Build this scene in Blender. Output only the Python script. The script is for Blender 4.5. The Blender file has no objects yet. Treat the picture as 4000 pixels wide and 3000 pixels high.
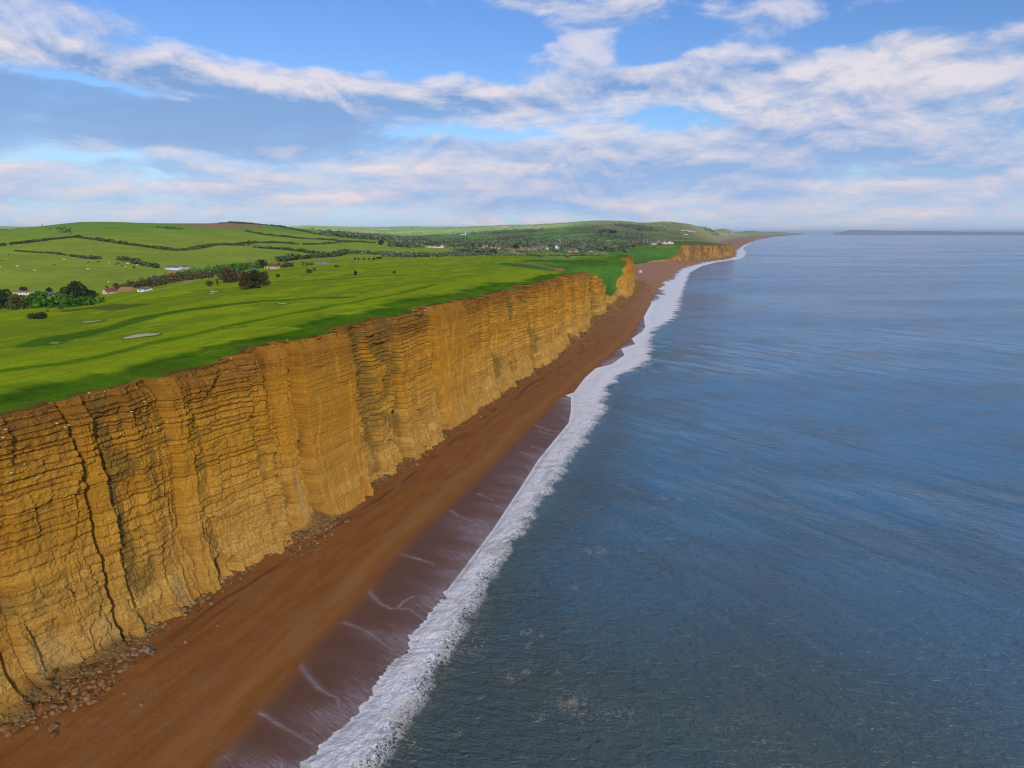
import bpy, math, random
import numpy as np
from mathutils import Vector

# ------------------------------------------------------------------ camera
F_PX, HOR, CAM_H = 2600.0, 909.0, 65.0            # focal length in px of the 4000 px frame, horizon row, drone height
TH = math.atan((1500 - HOR) / F_PX)
scn = bpy.context.scene
COL = scn.collection
cam = bpy.data.objects.new("camera", bpy.data.cameras.new("camera"))
COL.objects.link(cam)
cam.location = (0, 0, CAM_H)
cam.rotation_euler = (math.pi / 2 - TH, 0, 0)
cam.data.sensor_fit = 'HORIZONTAL'
cam.data.sensor_width = 36.0
cam.data.lens = 36.0 * F_PX / 4000.0
cam.data.clip_start = 0.5
cam.data.clip_end = 200000.0
scn.camera = cam
scn.view_settings.view_transform = 'Standard'
scn.view_settings.look = 'None'
scn.view_settings.exposure = 0.0
scn.view_settings.gamma = 1.0
scn.cycles.volume_bounces = 0
scn.cycles.filter_width = 1.1
scn.cycles.max_bounces = 6
scn.cycles.diffuse_bounces = 3
scn.cycles.glossy_bounces = 3
scn.cycles.transparent_max_bounces = 12

SUN_EL, SUN_AZ = 26.0, 160.0                       # azimuth clockwise from the view direction (+Y)


def ray(px, py):
    r = (px - 2000) / F_PX
    u = -(py - 1500) / F_PX
    c, s = math.cos(TH), math.sin(TH)
    return np.array([r, c + u * s, -s + u * c])


def atz(px, py, z):
    d = ray(px, py)
    return d[:2] * ((z - CAM_H) / d[2])


# ------------------------------------------------------------------ node helper
class NT:
    def __init__(s, tree):
        s.t = tree
        s.n = tree.nodes
        s.l = tree.links

    def node(s, typ, **kw):
        n = s.n.new(typ)
        for k, v in kw.items():
            setattr(n, k, v)
        return n

    def put(s, sock, v):
        if isinstance(v, bpy.types.NodeSocket):
            s.l.new(v, sock)
        elif v is not None:
            sock.default_value = v

    def m(s, op, a, b=None, c=None, clamp=False):
        n = s.node('ShaderNodeMath', operation=op)
        n.use_clamp = clamp
        s.put(n.inputs[0], a)
        s.put(n.inputs[1], b)
        s.put(n.inputs[2], c)
        return n.outputs[0]

    def add(s, a, b): return s.m('ADD', a, b)
    def sub(s, a, b): return s.m('SUBTRACT', a, b)
    def mul(s, a, b): return s.m('MULTIPLY', a, b)

    def sm(s, x, lo, hi, a=0.0, b=1.0, typ='SMOOTHSTEP'):
        n = s.node('ShaderNodeMapRange', interpolation_type=typ)
        s.put(n.inputs[0], x)
        n.inputs[1].default_value = lo
        n.inputs[2].default_value = hi
        n.inputs[3].default_value = a
        n.inputs[4].default_value = b
        return n.outputs[0]

    def vec(s, x, y, z=0.0):
        n = s.node('ShaderNodeCombineXYZ')
        for i, v in enumerate((x, y, z)):
            s.put(n.inputs[i], v)
        return n.outputs[0]

    def sep(s, v):
        n = s.node('ShaderNodeSeparateXYZ')
        s.put(n.inputs[0], v)
        return n.outputs

    def vm(s, op, a, b=None, scale=None):
        n = s.node('ShaderNodeVectorMath', operation=op)
        s.put(n.inputs[0], a)
        if b is not None:
            s.put(n.inputs[1], b)
        if scale is not None:
            s.put(n.inputs[3], scale)
        return n.outputs[0]

    def noise(s, v, scale, detail=4.0, rough=0.5, dist=0.0, out='Fac', dim='3D'):
        n = s.node('ShaderNodeTexNoise', noise_dimensions=dim)
        s.put(n.inputs['Vector'], v)
        n.inputs['Scale'].default_value = scale
        n.inputs['Detail'].default_value = detail
        n.inputs['Roughness'].default_value = rough
        n.inputs['Distortion'].default_value = dist
        return n.outputs[out]

    def voro(s, v, scale, feature='F1', out='Distance', rnd=1.0):
        n = s.node('ShaderNodeTexVoronoi', feature=feature)
        s.put(n.inputs['Vector'], v)
        n.inputs['Scale'].default_value = scale
        n.inputs['Randomness'].default_value = rnd
        return n.outputs[out]

    def mix(s, f, a, b, mode='MIX'):
        n = s.node('ShaderNodeMix', data_type='RGBA', blend_type=mode)
        s.put(n.inputs[0], f)
        for sock, v in ((n.inputs[6], a), (n.inputs[7], b)):
            if isinstance(v, tuple):
                sock.default_value = (*v[:3], 1.0)
            else:
                s.put(sock, v)
        return n.outputs[2]

    def attr(s, name, out='Fac'):
        n = s.node('ShaderNodeAttribute', attribute_name=name)
        return n.outputs[out]


def new_mat(name):
    m = bpy.data.materials.new(name)
    m.use_nodes = True
    m.node_tree.nodes.clear()
    t = NT(m.node_tree)
    out = t.node('ShaderNodeOutputMaterial')
    return m, t, out


def principled(t, out, col, rough=0.8, spec=0.3, bump=None, bump_d=1.0, bump_s=1.0, alpha=None, ior=None):
    p = t.node('ShaderNodeBsdfPrincipled')
    if isinstance(col, tuple):
        p.inputs['Base Color'].default_value = (*col[:3], 1)
    else:
        t.put(p.inputs['Base Color'], col)
    t.put(p.inputs['Roughness'], rough)
    t.put(p.inputs['Specular IOR Level'], spec)
    if ior:
        p.inputs['IOR'].default_value = ior
    if alpha is not None:
        t.put(p.inputs['Alpha'], alpha)
    if bump is not None:
        b = t.node('ShaderNodeBump')
        b.inputs['Strength'].default_value = bump_s
        b.inputs['Distance'].default_value = bump_d
        t.put(b.inputs['Height'], bump)
        t.l.new(b.outputs[0], p.inputs['Normal'])
    t.l.new(p.outputs[0], out.inputs['Surface'])
    return p


# ------------------------------------------------------------------ sky and sun
def build_world():
    w = bpy.data.worlds.new("World")
    scn.world = w
    w.use_nodes = True
    w.node_tree.nodes.clear()
    t = NT(w.node_tree)
    out = t.node('ShaderNodeOutputWorld')
    bg = t.node('ShaderNodeBackground')
    bg.inputs['Strength'].default_value = 0.1
    t.l.new(bg.outputs[0], out.inputs['Surface'])
    sky = t.node('ShaderNodeTexSky', sky_type='NISHITA')
    sky.sun_disc = False
    sky.sun_elevation = math.radians(SUN_EL)
    sky.sun_rotation = math.radians(SUN_AZ)
    sky.altitude = 60
    sky.air_density = 1.0
    sky.dust_density = 0.4
    sky.ozone_density = 2.5
    g = t.node('ShaderNodeTexCoord').outputs['Generated']
    x, y, z = t.sep(g)
    hl = t.m('SQRT', t.add(t.mul(x, x), t.mul(y, y)))
    U = t.m('ARCTAN2', x, y)
    V = t.m('DIVIDE', z, t.m('MAXIMUM', hl, 0.02))
    # slow wobble so that banks of cloud have uneven outlines
    wob = t.noise(t.vec(t.mul(U, 6.0), t.mul(V, 14.0), 3.3), 1.0, 3, 0.55, out='Color')
    wx, wy, _ = t.sep(wob)
    Uw = t.add(U, t.mul(t.sub(wx, 0.5), 0.16))
    Vw = t.add(V, t.mul(t.sub(wy, 0.5), 0.055))

    def uv(dx, dy):
        d = ray(dx * 1.8083, dy * 1.8083)
        return math.atan2(d[0], d[1]), d[2] / math.hypot(d[0], d[1])

    def blob(dx, dy, rx, ry, rot=0.0, U_=Uw, V_=Vw):
        u0, v0 = uv(dx, dy)
        c, s = math.cos(math.radians(rot)), math.sin(math.radians(rot))
        du = t.sub(U_, u0)
        dv = t.sub(V_, v0)
        a = t.m('MULTIPLY_ADD', du, c * 1438 / rx, t.mul(dv, s * 1438 / rx))
        b = t.m('MULTIPLY_ADD', du, -s * 1438 / ry, t.mul(dv, c * 1438 / ry))
        q = t.m('MULTIPLY_ADD', a, a, t.mul(b, b))
        return t.m('POWER', 2.718, t.mul(q, -1.0))

    def field(lst):
        acc = None
        for (dx, dy, rx, ry, rot, wgt) in lst:
            b = blob(dx, dy, rx, ry, rot)
            acc = t.mul(b, wgt) if acc is None else t.m('MULTIPLY_ADD', b, wgt, acc)
        return acc
    # banks and gaps: centre, half-size (in 1/1438 rad), tilt, weight
    dens_f = field([
        (640, 85, 320, 52, -7, -1.5), (1020, 70, 200, 80, 0, -1.0), (260, 62, 200, 26, -4, -0.5),
        (300, 150, 440, 30, -8, 1.15), (120, 18, 270, 26, -4, .75), (430, 30, 90, 12, -10, .35),
        (240, 183, 330, 12, -3, -1.1), (300, 250, 520, 60, 0, 1.1), (120, 340, 330, 9, 1, -.75),
        (830, 200, 360, 34, -4, .95), (1060, 215, 190, 40, 0, .9), (1010, 290, 200, 16, -3, -1.2),
        (1456, 262, 110, 26, 5, -1.0), (1180, 60, 130, 60, -35, .95), (1330, 30, 130, 40, 15, .85),
        (1010, 105, 110, 16, -8, .8), (1430, 185, 250, 38, 4, 1.0), (1520, 110, 110, 22, 18, .7),
        (1900, 210, 330, 66, 10, 1.25), (2000, 130, 130, 42, 0, .9), (1680, 60, 420, 34, 0, -.9),
        (2150, 60, 130, 90, 0, -.8), (1390, 130, 80, 22, 0, -.6), (1800, 20, 420, 20, 0, .3),
        (700, 400, 1100, 60, 0, .55), (700, 437, 170, 14, 0, .6),  (1700, 400, 900, 75, 0, .75), (1150, 340, 380, 30, 0, .45)])
    brt_f = field([(150, 255, 400, 50, 0, -1.0), (1950, 200, 250, 55, 8, .3), (690, 438, 110, 9, -3, .9), 
        (330, 255, 520, 42, 0, -.85), (1750, 330, 500, 40, 4, -.45), (640, 430, 500, 22, 0, -.3), (1350, 410, 360, 26, 0, -.35),
        (2190, 370, 130, 14, 6, -.5), (960, 205, 300, 30, 0, .45), (400, 140, 380, 18, -8, .2), (700, 436, 160, 11, 0, .75), (130, 462, 150, 18, 0, .45),
        (1010, 375, 260, 9, 0, .4), (550, 345, 420, 7, -1, .45), (1880, 150, 260, 46, 12, .35), (120, 270, 110, 12, -8, .45),
        (1180, 60, 200, 70, 0, .35), (1300, 345, 260, 18, 0, .3), (1500, 395, 900, 9, 0, .25), (1050, 480, 1500, 14, 0, .2)])

    def q_of(k):
        zz = t.add(t.m('MAXIMUM', z, 0.0), 0.16)
        return t.vec(t.m('DIVIDE', t.mul(x, k), zz), t.m('DIVIDE', t.mul(y, k), zz), 1.7)
    qa, qb = q_of(1.0), q_of(0.94)

    def fb(q, dv):
        a = t.noise(q, 1.25, 9, 0.60, 0.3)
        b = t.noise(t.vec(t.mul(U, 7.0), t.mul(t.add(V, dv), 16.0), 7.7), 1.0, 9, .61, .5)
        return t.add(t.mul(a, .5), t.mul(b, .5))
    na, nb = fb(qa, 0.0), fb(qb, .014)
    fine = t.noise(qa, 4.2, 5, 0.6, 0.4)
    d_a = t.add(t.mul(t.sub(na, 0.5), 5.4), dens_f)
    d_a = t.m('MULTIPLY_ADD', t.sub(fine, 0.5), 1.1, d_a)
    d_a = t.add(d_a, .18)
    mask = t.mul(t.sm(d_a, -0.12, 0.5), t.sm(d_a, .1, 1.3, .60, 1.0))
    lit = t.m('MULTIPLY_ADD', t.sub(na, nb), 7.0, 0.50)
    thick = t.sm(d_a, 0.5, 2.4, 0.0, 0.38)
    lit = t.add(t.sub(lit, thick), t.m('MULTIPLY_ADD', t.sub(fine, 0.5), 0.55, brt_f))
    low = t.sm(V, 0.0, 0.22, 1.0, 0.0)
    lit = t.add(t.mul(t.sub(lit, .38), t.m('MULTIPLY_ADD', low, -.45, 1.0)), .38)
    lit = t.m('ADD', lit, 0.06, clamp=True)
    hi_c = t.mix(low, (8.0, 7.5, 8.0), (8.3, 7.2, 7.5))
    lo_c = t.mix(low, (2.1, 3.7, 6.8), (3.5, 5.0, 7.9))
    cc = t.mix(lit, lo_c, hi_c)
    hsv = t.node('ShaderNodeHueSaturation')
    hsv.inputs['Saturation'].default_value = 1.0
    t.l.new(sky.outputs[0], hsv.inputs['Color'])
    tint = t.mix(t.sm(V, 0.0, 0.45), (.88, 1.08, 1.30), (.74, 1.0, 1.50))
    blue = t.mix(1.0, hsv.outputs[0], tint, 'MULTIPLY')
    blue = t.mix(t.sm(V, 0.0, 0.16, 0.75, 0.0), blue, (5.0, 6.6, 9.0))
    c = t.mix(t.mul(mask, 0.94), blue, cc)
    # below the horizon the world is only sea-dark
    c = t.mix(t.sm(z, -0.02, 0.0), (0.6, 1.0, 1.3), c)
    t.l.new(c, bg.inputs['Color'])
    w.cycles.sampling_method = 'MANUAL'
    w.cycles.sample_map_resolution = 1024


build_world()
sun = bpy.data.objects.new("sun", bpy.data.lights.new("sun", 'SUN'))
COL.objects.link(sun)
sun.data.energy = 2.6
sun.data.angle = math.radians(4)
sun.data.color = (1.0, 0.86, 0.68)
_az, _el = math.radians(SUN_AZ), math.radians(SUN_EL)
sdir = Vector((math.sin(_az) * math.cos(_el), math.cos(_az) * math.cos(_el), math.sin(_el)))
sun.rotation_euler = (-sdir).to_track_quat('-Z', 'Y').to_euler()

# ------------------------------------------------------------------ numpy noise
rng = np.random.default_rng(7)
random.seed(7)


def _h(ix, iy, iz, seed):
    n = (ix * 374761393 + iy * 668265263 + iz * 2147483647 + seed * 974634777) & 0xffffffff
    n = ((n ^ (n >> 13)) * 1274126177) & 0xffffffff
    n = ((n ^ (n >> 16)) * 2246822519) & 0xffffffff
    return ((n ^ (n >> 15)) & 0xffffff) / float(0xffffff)


def vn(x, y, seed=0):
    x, y = np.broadcast_arrays(np.asarray(x, float), np.asarray(y, float))
    ix = np.floor(x).astype(np.int64)
    iy = np.floor(y).astype(np.int64)
    fx, fy = x - ix, y - iy
    fx = fx * fx * fx * (fx * (fx * 6 - 15) + 10)
    fy = fy * fy * fy * (fy * (fy * 6 - 15) + 10)
    a, b = _h(ix, iy, 0, seed), _h(ix + 1, iy, 0, seed)
    c, d = _h(ix, iy + 1, 0, seed), _h(ix + 1, iy + 1, 0, seed)
    return (a + (b - a) * fx) * (1 - fy) + (c + (d - c) * fx) * fy     # 0..1


def fbm(x, y, seed=0, octs=4, g=0.5):
    s, a, tot = 0.0, 1.0, 0.0
    for i in range(octs):
        s = s + a * vn(x * 2 ** i + 17.3 * i, y * 2 ** i - 9.1 * i, seed + i)
        tot += a
        a *= g
    return s / tot * 2 - 1                                              # -1..1


def sstep(x, a, b):
    k = np.clip((x - a) / (b - a), 0, 1)
    return k * k * (3 - 2 * k)


def gauss(x, c, r):
    return np.exp(-((x - c) / r) ** 2)


# ------------------------------------------------------------------ coast frame: t along the coast, b out to sea
AX = math.radians(17.0)
A2 = np.array([math.sin(AX), math.cos(AX)])
B2 = np.array([math.cos(AX), -math.sin(AX)])


def xy(t, b):
    return t * A2[0] + b * B2[0], t * A2[1] + b * B2[1]


def tb(x, y):
    return x * A2[0] + y * A2[1], x * B2[0] + y * B2[1]


def curve(pts):
    P = np.array(sorted(pts), float)
    return lambda t: np.interp(t, P[:, 0], P[:, 1])


Cb = curve([(-400, -95), (40, -87), (66, -85), (80, -83.5), (110, -82), (135, -80.5), (160, -80), (174, -80.5), (257, -81), (338, -79),
            (448, -83), (567, -85), (640, -84), (763, -89), (870, -98), (969, -112), (1100, -135), (1343, -161), (1470, -139), (1552, -95),
            (1604, -69), (1700, -33), (1767, -17), (1900, 8), (2046, 24), (2300, 42), (2518, 52), (2900, 30), (4000, 55), (5969, 120),
            (8000, 270), (11299, 520), (16000, 1150), (22992, 2186), (60000, 9000)])
Lb = curve([(-400, -50), (40, -47), (59, -46), (71, -43.5), (84, -43.5), (100, -44), (131, -44), (158, -45), (179, -46), (220, -45.5), (236, -48), (256, -52),
            (259, -55), (265, -52.5), (296, -53), (318, -52), (330, -46), (358, -43), (378, -47.5), (396, -41.5), (417, -46), (447, -43), (472, -43), (532, -50), (651, -55),
            (742, -55), (838, -63), (1024, -56), (1230, -62), (1423, -45), (1600, -22), (1764, 22), (1900, 42), (2065, 52), (2621, 63), (3815, 125),
            (6972, 345), (11150, 761), (21253, 2022), (60000, 9300)])
Ob = curve([(-400, -36), (57, -38), (64, -36), (83, -36.5), (116, -37.5), (183, -37), (233, -37), (271, -40), (301, -40), (326, -33), (348, -31), (389, -34),
            (461, -38), (531, -29), (671, -33), (907, -39), (1150, -44), (1391, -32), (1599, -2), (1764, 44), (1939, 66), (2461, 90), (3000, 95), (3815, 137),
            (6972, 357), (11150, 775), (60000, 9330)])
Wb = curve([(-400, -56), (56, -56), (76, -57), (117, -59), (173, -57.5), (253, -57), (262, -55.5), (296, -55), (322, -53), (404, -50), (441, -49.5), (526, -54),
            (643, -60), (838, -66), (1230, -66), (1423, -49), (1764, 15), (2065, 47), (2621, 57), (3815, 118), (60000, 9290)])
Zr = curve([(-400, 40), (60, 40.8), (100, 41.4), (114, 42.6), (198, 42.4), (242, 41.2), (356, 41), (444, 39.3), (467, 37.4), (500, 34.5), (525, 29.5), (548, 17.5),
            (575, 11.5), (610, 11.0), (636, 12.5), (646, 33), (680, 40), (710, 42.6), (740, 40), (770, 33), (800, 24), (850, 14), (920, 7), (970, 4.4), (1343, 4.6),
            (1450, 5), (1520, 8), (1552, 13), (1573, 24), (1590, 37), (1650, 36), (1767, 33.5), (2046, 29), (2400, 23), (2500, 12), (2540, 5.5), (60000, 5.0)])
W0 = curve([(-400, 14), (430, 14), (500, 50), (560, 95), (636, 95), (660, 50), (720, 60), (900, 200), (970, 330), (1343, 330), (1500, 200), (1590, 40), (2400, 50),
            (2540, 200), (4000, 260), (60000, 600)])
SETB = 3.6                                                              # how far the rim stands back from the foot


def beach_z(t, b):
    l = Lb(t)
    d = l - b
    z = d * 0.075
    z = np.where(z > 2.3, 2.3 + (z - 2.3) * 0.25, z)
    z = np.maximum(z, -4.0)
    return z + 0.10 * fbm(t * 0.08, b * 0.3, 5, 3) * sstep(d, 0, 10)


# ------------------------------------------------------------------ inland relief: a table over azimuth and distance
COLS = {
    -80: [(120, 41), (230, 38), (330, 33), (430, 26), (700, 16), (1000, 34), (1300, 48), (1800, 66), (2600, 70), (6000, 80)],
    -38.2: [(110, 41), (170, 40.5), (225, 39), (325, 34), (430, 25), (560, 18), (720, 16), (900, 29), (1150, 43), (1320, 52), (1700, 67), (2100, 60), (4000, 80), (9000, 130)],
}
for px, lst in {
    170: [(1560, 120, 41), (1350, 215, 39.5), (1245, 310, 34), (1205, 400, 27), (0, 500, 20), (1150, 640, 17), (1060, 0, 0), (985, 0, 0), (878, 1800, None)],
    335: [(0, 120, 41), (0, 200, 40), (0, 320, 36), (0, 430, 28), (0, 560, 19), (0, 680, 18), (0, 900, 29), (0, 1150, 44), (0, 1400, 63), (862, 1820, None), (0, 2300, 75), (0, 4000, 80), (0, 9000, 130)],
    500: [(0, 120, 41), (0, 230, 40.5), (0, 360, 37), (0, 470, 30), (0, 570, 21), (0, 660, 19), (0, 900, 28), (0, 1150, 42), (0, 1400, 61), (865, 1850, None), (0, 2400, 75), (0, 4000, 80), (0, 9000, 130)],
    700: [(0, 130, 41), (0, 250, 41), (0, 400, 38), (0, 540, 32), (0, 660, 25), (0, 800, 24), (0, 1000, 31), (0, 1250, 45), (0, 1500, 63), (870, 1900, None), (0, 2500, 75), (0, 4000, 70), (0, 9000, 140)],
    900: [(0, 140, 42), (0, 260, 41), (0, 430, 38), (0, 600, 33), (0, 800, 27), (0, 1000, 29), (0, 1250, 41), (0, 1550, 60), (867, 2000, None), (0, 2600, 75), (0, 4200, 60), (0, 9000, 140)],
    1000: [(0, 150, 42), (0, 280, 41), (0, 450, 38.5), (0, 640, 34), (0, 835, 28), (0, 1050, 31), (0, 1350, 43), (0, 1650, 61), (872, 2050, None), (0, 2700, 70), (0, 4200, 55), (0, 9000, 140)],
    1200: [(0, 160, 42.3), (0, 300, 41), (0, 500, 38.5), (0, 700, 34), (0, 950, 29), (0, 1200, 33), (0, 1500, 45), (0, 1800, 60), (888, 2150, None), (0, 2700, 50), (0, 4200, 55), (881, 7000, None), (0, 9000, 120)],
    1350: [(0, 170, 42.5), (0, 320, 41), (0, 540, 38.5), (0, 760, 33), (0, 1000, 29), (0, 1250, 33), (0, 1600, 45), (0, 1900, 56), (908, 2200, None), (0, 2900, 40), (0, 4200, 55), (884, 7000, None), (0, 9000, 120)],
    1500: [(0, 190, 42.5), (0, 340, 41), (0, 560, 38), (0, 800, 33), (0, 1050, 29), (0, 1300, 32), (0, 1700, 43), (925, 2100, None), (0, 2700, 35), (0, 4200, 56), (885, 7000, None), (0, 9000, 120)],
    1750: [(0, 220, 42.4), (0, 380, 40.5), (0, 620, 37.5), (0, 860, 33.5), (0, 1100, 28), (0, 1400, 25), (0, 1800, 33), (0, 2300, 40), (0, 3000, 50), (907, 4200, None), (883, 6500, None), (0, 9000, 120)],
    2000: [(0, 290, 41.5), (0, 450, 39.5), (0, 680, 37.5), (0, 900, 35), (0, 1060, 31), (0, 1200, 22), (0, 1450, 24), (0, 1900, 35), (0, 2600, 47), (0, 3500, 68), (0, 4500, 98), (874, 5500, None), (0, 7000, 120), (0, 9000, 120)],
    2200: [(0, 420, 39.5), (0, 560, 35), (0, 720, 37), (0, 900, 36), (0, 1080, 30), (0, 1220, 20), (0, 1500, 22), (0, 1900, 34), (0, 2600, 55), (0, 3500, 85), (0, 4200, 110), (868, 4900, None), (0, 6500, 110), (0, 9000, 100)],
    2320: [(0, 560, 32), (0, 720, 40), (0, 860, 38), (0, 1020, 30), (0, 1180, 18), (0, 1450, 19), (0, 1800, 31), (0, 2300, 52), (0, 3000, 80), (0, 4000, 120), (857, 4700, None), (0, 6500, 110), (0, 9000, 90)],
    2420: [(0, 700, 43), (0, 820, 38), (0, 980, 24), (0, 1140, 13), (0, 1330, 11), (0, 1560, 27), (0, 1750, 33), (0, 2050, 31), (0, 2500, 50), (0, 3200, 80), (0, 4000, 112), (857, 4700, None), (0, 6500, 105), (0, 9000, 80)],
    2500: [(0, 760, 42), (0, 900, 22), (0, 1100, 8), (0, 1340, 7), (0, 1500, 22), (0, 1680, 36), (0, 1850, 35), (0, 2150, 32), (0, 2800, 54), (0, 3600, 88), (868, 4700, None), (0, 6500, 100), (0, 9000, 80)],
    2600: [(0, 900, 10), (0, 1300, 6), (0, 1480, 14), (0, 1620, 35), (0, 1850, 37), (0, 2200, 34), (0, 2900, 52), (0, 3600, 80), (859, 4800, None), (0, 6500, 90), (0, 9000, 70)],
    2700: [(0, 1500, 10), (0, 1620, 36), (0, 1950, 38), (0, 2300, 38), (0, 2900, 46), (0, 3600, 68), (872, 4700, None), (0, 6500, 80), (0, 9000, 70)],
    2780: [(0, 1700, 33), (0, 2000, 35), (0, 2500, 33), (0, 3000, 36), (0, 3900, 52), (880, 5600, None), (0, 7500, 90), (0, 12000, 60)],
    2850: [(0, 2000, 29), (0, 2400, 24), (0, 3000, 14), (0, 3900, 10), (0, 5700, 14), (888, 8600, None), (0, 11000, 80), (0, 16000, 60)],
    2950: [(0, 2500, 12), (0, 3500, 6), (0, 9500, 10), (900, 14500, None), (0, 20000, 80)],
    3060: [(0, 5000, 6), (0, 15000, 10), (904.5, 21000, None), (0, 26000, 60)],
    3300: [(0, 9000, 8), (0, 20000, 20)],
}.items():
    az = math.degrees(math.atan2(ray(px, 905)[0], ray(px, 905)[1]))
    P = []
    for (py, D, z) in lst:
        if D == 0 or (z is not None and py == 1560):
            continue
        if z is None:
            d = ray(px, py)
            z = CAM_H + D * d[2] / math.hypot(d[0], d[1])
        P.append((D, z))
    COLS[az] = P
COLS[-36.0] = [(115, 41), (190, 40.5), (240, 39), (340, 34), (440, 25), (560, 18), (720, 16), (900, 29), (1150, 43), (1320, 53), (1600, 68), (1850, 75), (2400, 70), (4000, 80), (9000, 130)]
_k = [k for k in COLS if k not in (-80, -38.2, -36.0)]
del COLS[min(_k)]                                                       # the 170 column is served by its neighbours
azs = sorted(COLS)
NA, ND = 640, 420
AZ0, AZ1 = -100.0, 30.0
LD0, LD1 = math.log(60.0), math.log(30000.0)
gaz = np.linspace(AZ0, AZ1, NA)
gld = np.linspace(LD0, LD1, ND)
prof = np.array([np.interp(np.exp(gld), [p[0] for p in COLS[a]], [p[1] for p in COLS[a]]) for a in azs])
TAB = np.array([np.interp(gaz, azs, prof[:, j]) for j in range(ND)]).T


def blur(a, n):
    k = np.hanning(n * 2 + 3)[1:-1]
    k /= k.sum()
    for ax in (0, 1):
        p = [(0, 0), (0, 0)]
        p[ax] = (n, n)
        a = np.apply_along_axis(lambda v: np.convolve(v, k, 'valid'), ax, np.pad(a, p, 'edge'))
    return a


TAB = blur(TAB, 5)


def land_z0(x, y):
    D = np.hypot(x, y)
    az = np.degrees(np.arctan2(x, y))
    az = np.where(az > 90, -100, az)
    i = np.clip((az - AZ0) / (AZ1 - AZ0) * (NA - 1), 0, NA - 1.001)
    j = np.clip((np.log(np.maximum(D, 61)) - LD0) / (LD1 - LD0) * (ND - 1), 0, ND - 1.001)
    i0, j0 = i.astype(int), j.astype(int)
    fi, fj = i - i0, j - j0
    z = (TAB[i0, j0] * (1 - fi) * (1 - fj) + TAB[i0 + 1, j0] * fi * (1 - fj) + TAB[i0, j0 + 1] * (1 - fi) * fj + TAB[i0 + 1, j0 + 1] * fi * fj)
    far = sstep(D, 500, 1500)
    z = z + far * 2.2 * fbm(x / 160, y / 160, 11, 4) + sstep(D, 3000, 6000) * 11 * fbm(x / 500, y / 500, 12, 4)
    # golf-course humps
    near = sstep(D, 130, 240) * (1 - sstep(D, 900, 1200))
    z = z + near * (1.0 * fbm(x / 38, y / 38, 13, 3) + 0.3 * np.abs(fbm(x / 14, y / 14, 14, 2)))
    return z


# ---- buttress plan of the cliff: panel edges (t), how far each panel stands out, how smooth its face is
EDGES = [(-400, 0, 1), (20, .6, 1), (54.5, -.6, .6), (57, .5, 1), (69.4, -.8, .6), (70.3, .35, .8), (73.0, -.8, 1.2), (79, -.5, 1.1), (83.0, -.9, .8), (86.2, .4, .7),
         (88.8, -.1, 1.15), (92.4, .2, 1.1), (98, .7, 1.1), (104, .4, 1.15), (108.5, -.4, 1.0), (112.3, .5, .4), (115.5, .1, .6), (117.2, -1.1, .8), (119.3, 1.5, .30),
         (136.8, -1.3, 1.1), (142.8, -.9, 1.3), (148.5, -.2, 1.2), (158.8, -1.6, 1.1), (161.5, 1.3, 1.0), (183, -1.8, .6), (191.5, .4, .15), (198, .9, .25), (215.5, -1.0, .4),
         (217.5, 1.0, 1.0), (240, -1.4, 1.1), (246, .7, .9), (262, -.1, 1.2), (274, .8, 1.0), (290, -1.6, 1.1), (299, .5, 1.0), (312, 1.4, .8), (330, -1.2, 1.2), (340, .9, .9),
         (366, -1.0, .15), (384, .9, 1.1), (401, -1.5, 1.2), (415, 1.6, .9), (446, -2.3, 1.1), (462, -.2, 1.1), (478, -2.4, 1.1), (500, .7, 1.1), (533, -1.7, 1), (560, .3, 1),
         (600, -1.0, 1), (640, 2.2, .8), (668, -2.0, .9), (684, 1.9, .8), (716, -2.0, 1.0), (738, .8, 1.0), (766, -2.2, 1), (800, 0, 1), (860, -1.2, 1), (920, .4, 1), (990, 0, 1)]
E_T = np.array([e[0] for e in EDGES], float)
E_O = np.array([e[1] for e in EDGES], float)
E_S = np.array([e[2] for e in EDGES], float)


def panel(t, z):
    """standing-out of the rock panels (m) and roughness factor at t, height z"""
    wz = 0.9 * fbm(t * 0.02 + 5, z / 9.0, 21, 3) + 0.25 * fbm(t * 0.3, z / 1.7, 22, 2)
    wz = wz * np.clip(t / 130, 0.5, 2.0)
    tt = t + wz
    i = np.clip(np.searchsorted(E_T, tt) - 1, 0, len(E_T) - 2)
    width = 0.30 + t * 0.004
    k = sstep(tt - E_T[i], 0, width)
    prev = np.maximum(i - 1, 0)
    o = E_O[prev] * (1 - k) + E_O[i] * k
    # each panel is a slab that leans a little in plan
    f = (tt - E_T[i]) / np.maximum(E_T[i + 1] - E_T[i], 1)
    o = o + 0.55 * (f - 0.5) * np.sign(E_O[i])
    r = E_S[prev] * (1 - k) + E_S[i] * k
    # joint-bounded slabs inside the panel
    c0 = t / (2.6 + t * .004) + .8 * vn(t / 7, z / 9, 34)
    zi = np.floor(z / 6.5 + 1.6 * vn(t / 9, z / 20, 35) + .37 * np.floor(c0))
    h1 = _h(np.floor(c0).astype(np.int64), zi.astype(np.int64), 0, 36) - .5
    o = o + h1 * .95 * np.clip(r, .35, 1)
    # open joints along some edges
    j = vn(i * 3.7, z / 6.0, 33)
    gro = np.exp(-((tt - E_T[i]) / (0.22 + t * 0.001)) ** 2) * sstep(j, 0.42, 0.62)
    return o * (1.1 + .6 * sstep(t, 76, 110)) - .45 * gro, r


lay = [0.0]
_r = np.random.default_rng(3)
while lay[-1] < 60:
    zc = lay[-1]
    lay.append(zc + (_r.uniform(1.6, 3.8) if zc < 14 else _r.uniform(0.9, 2.1) if zc < 29 else _r.uniform(0.55, 1.4)))
LAY = np.array(lay)
NL = len(LAY)


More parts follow.
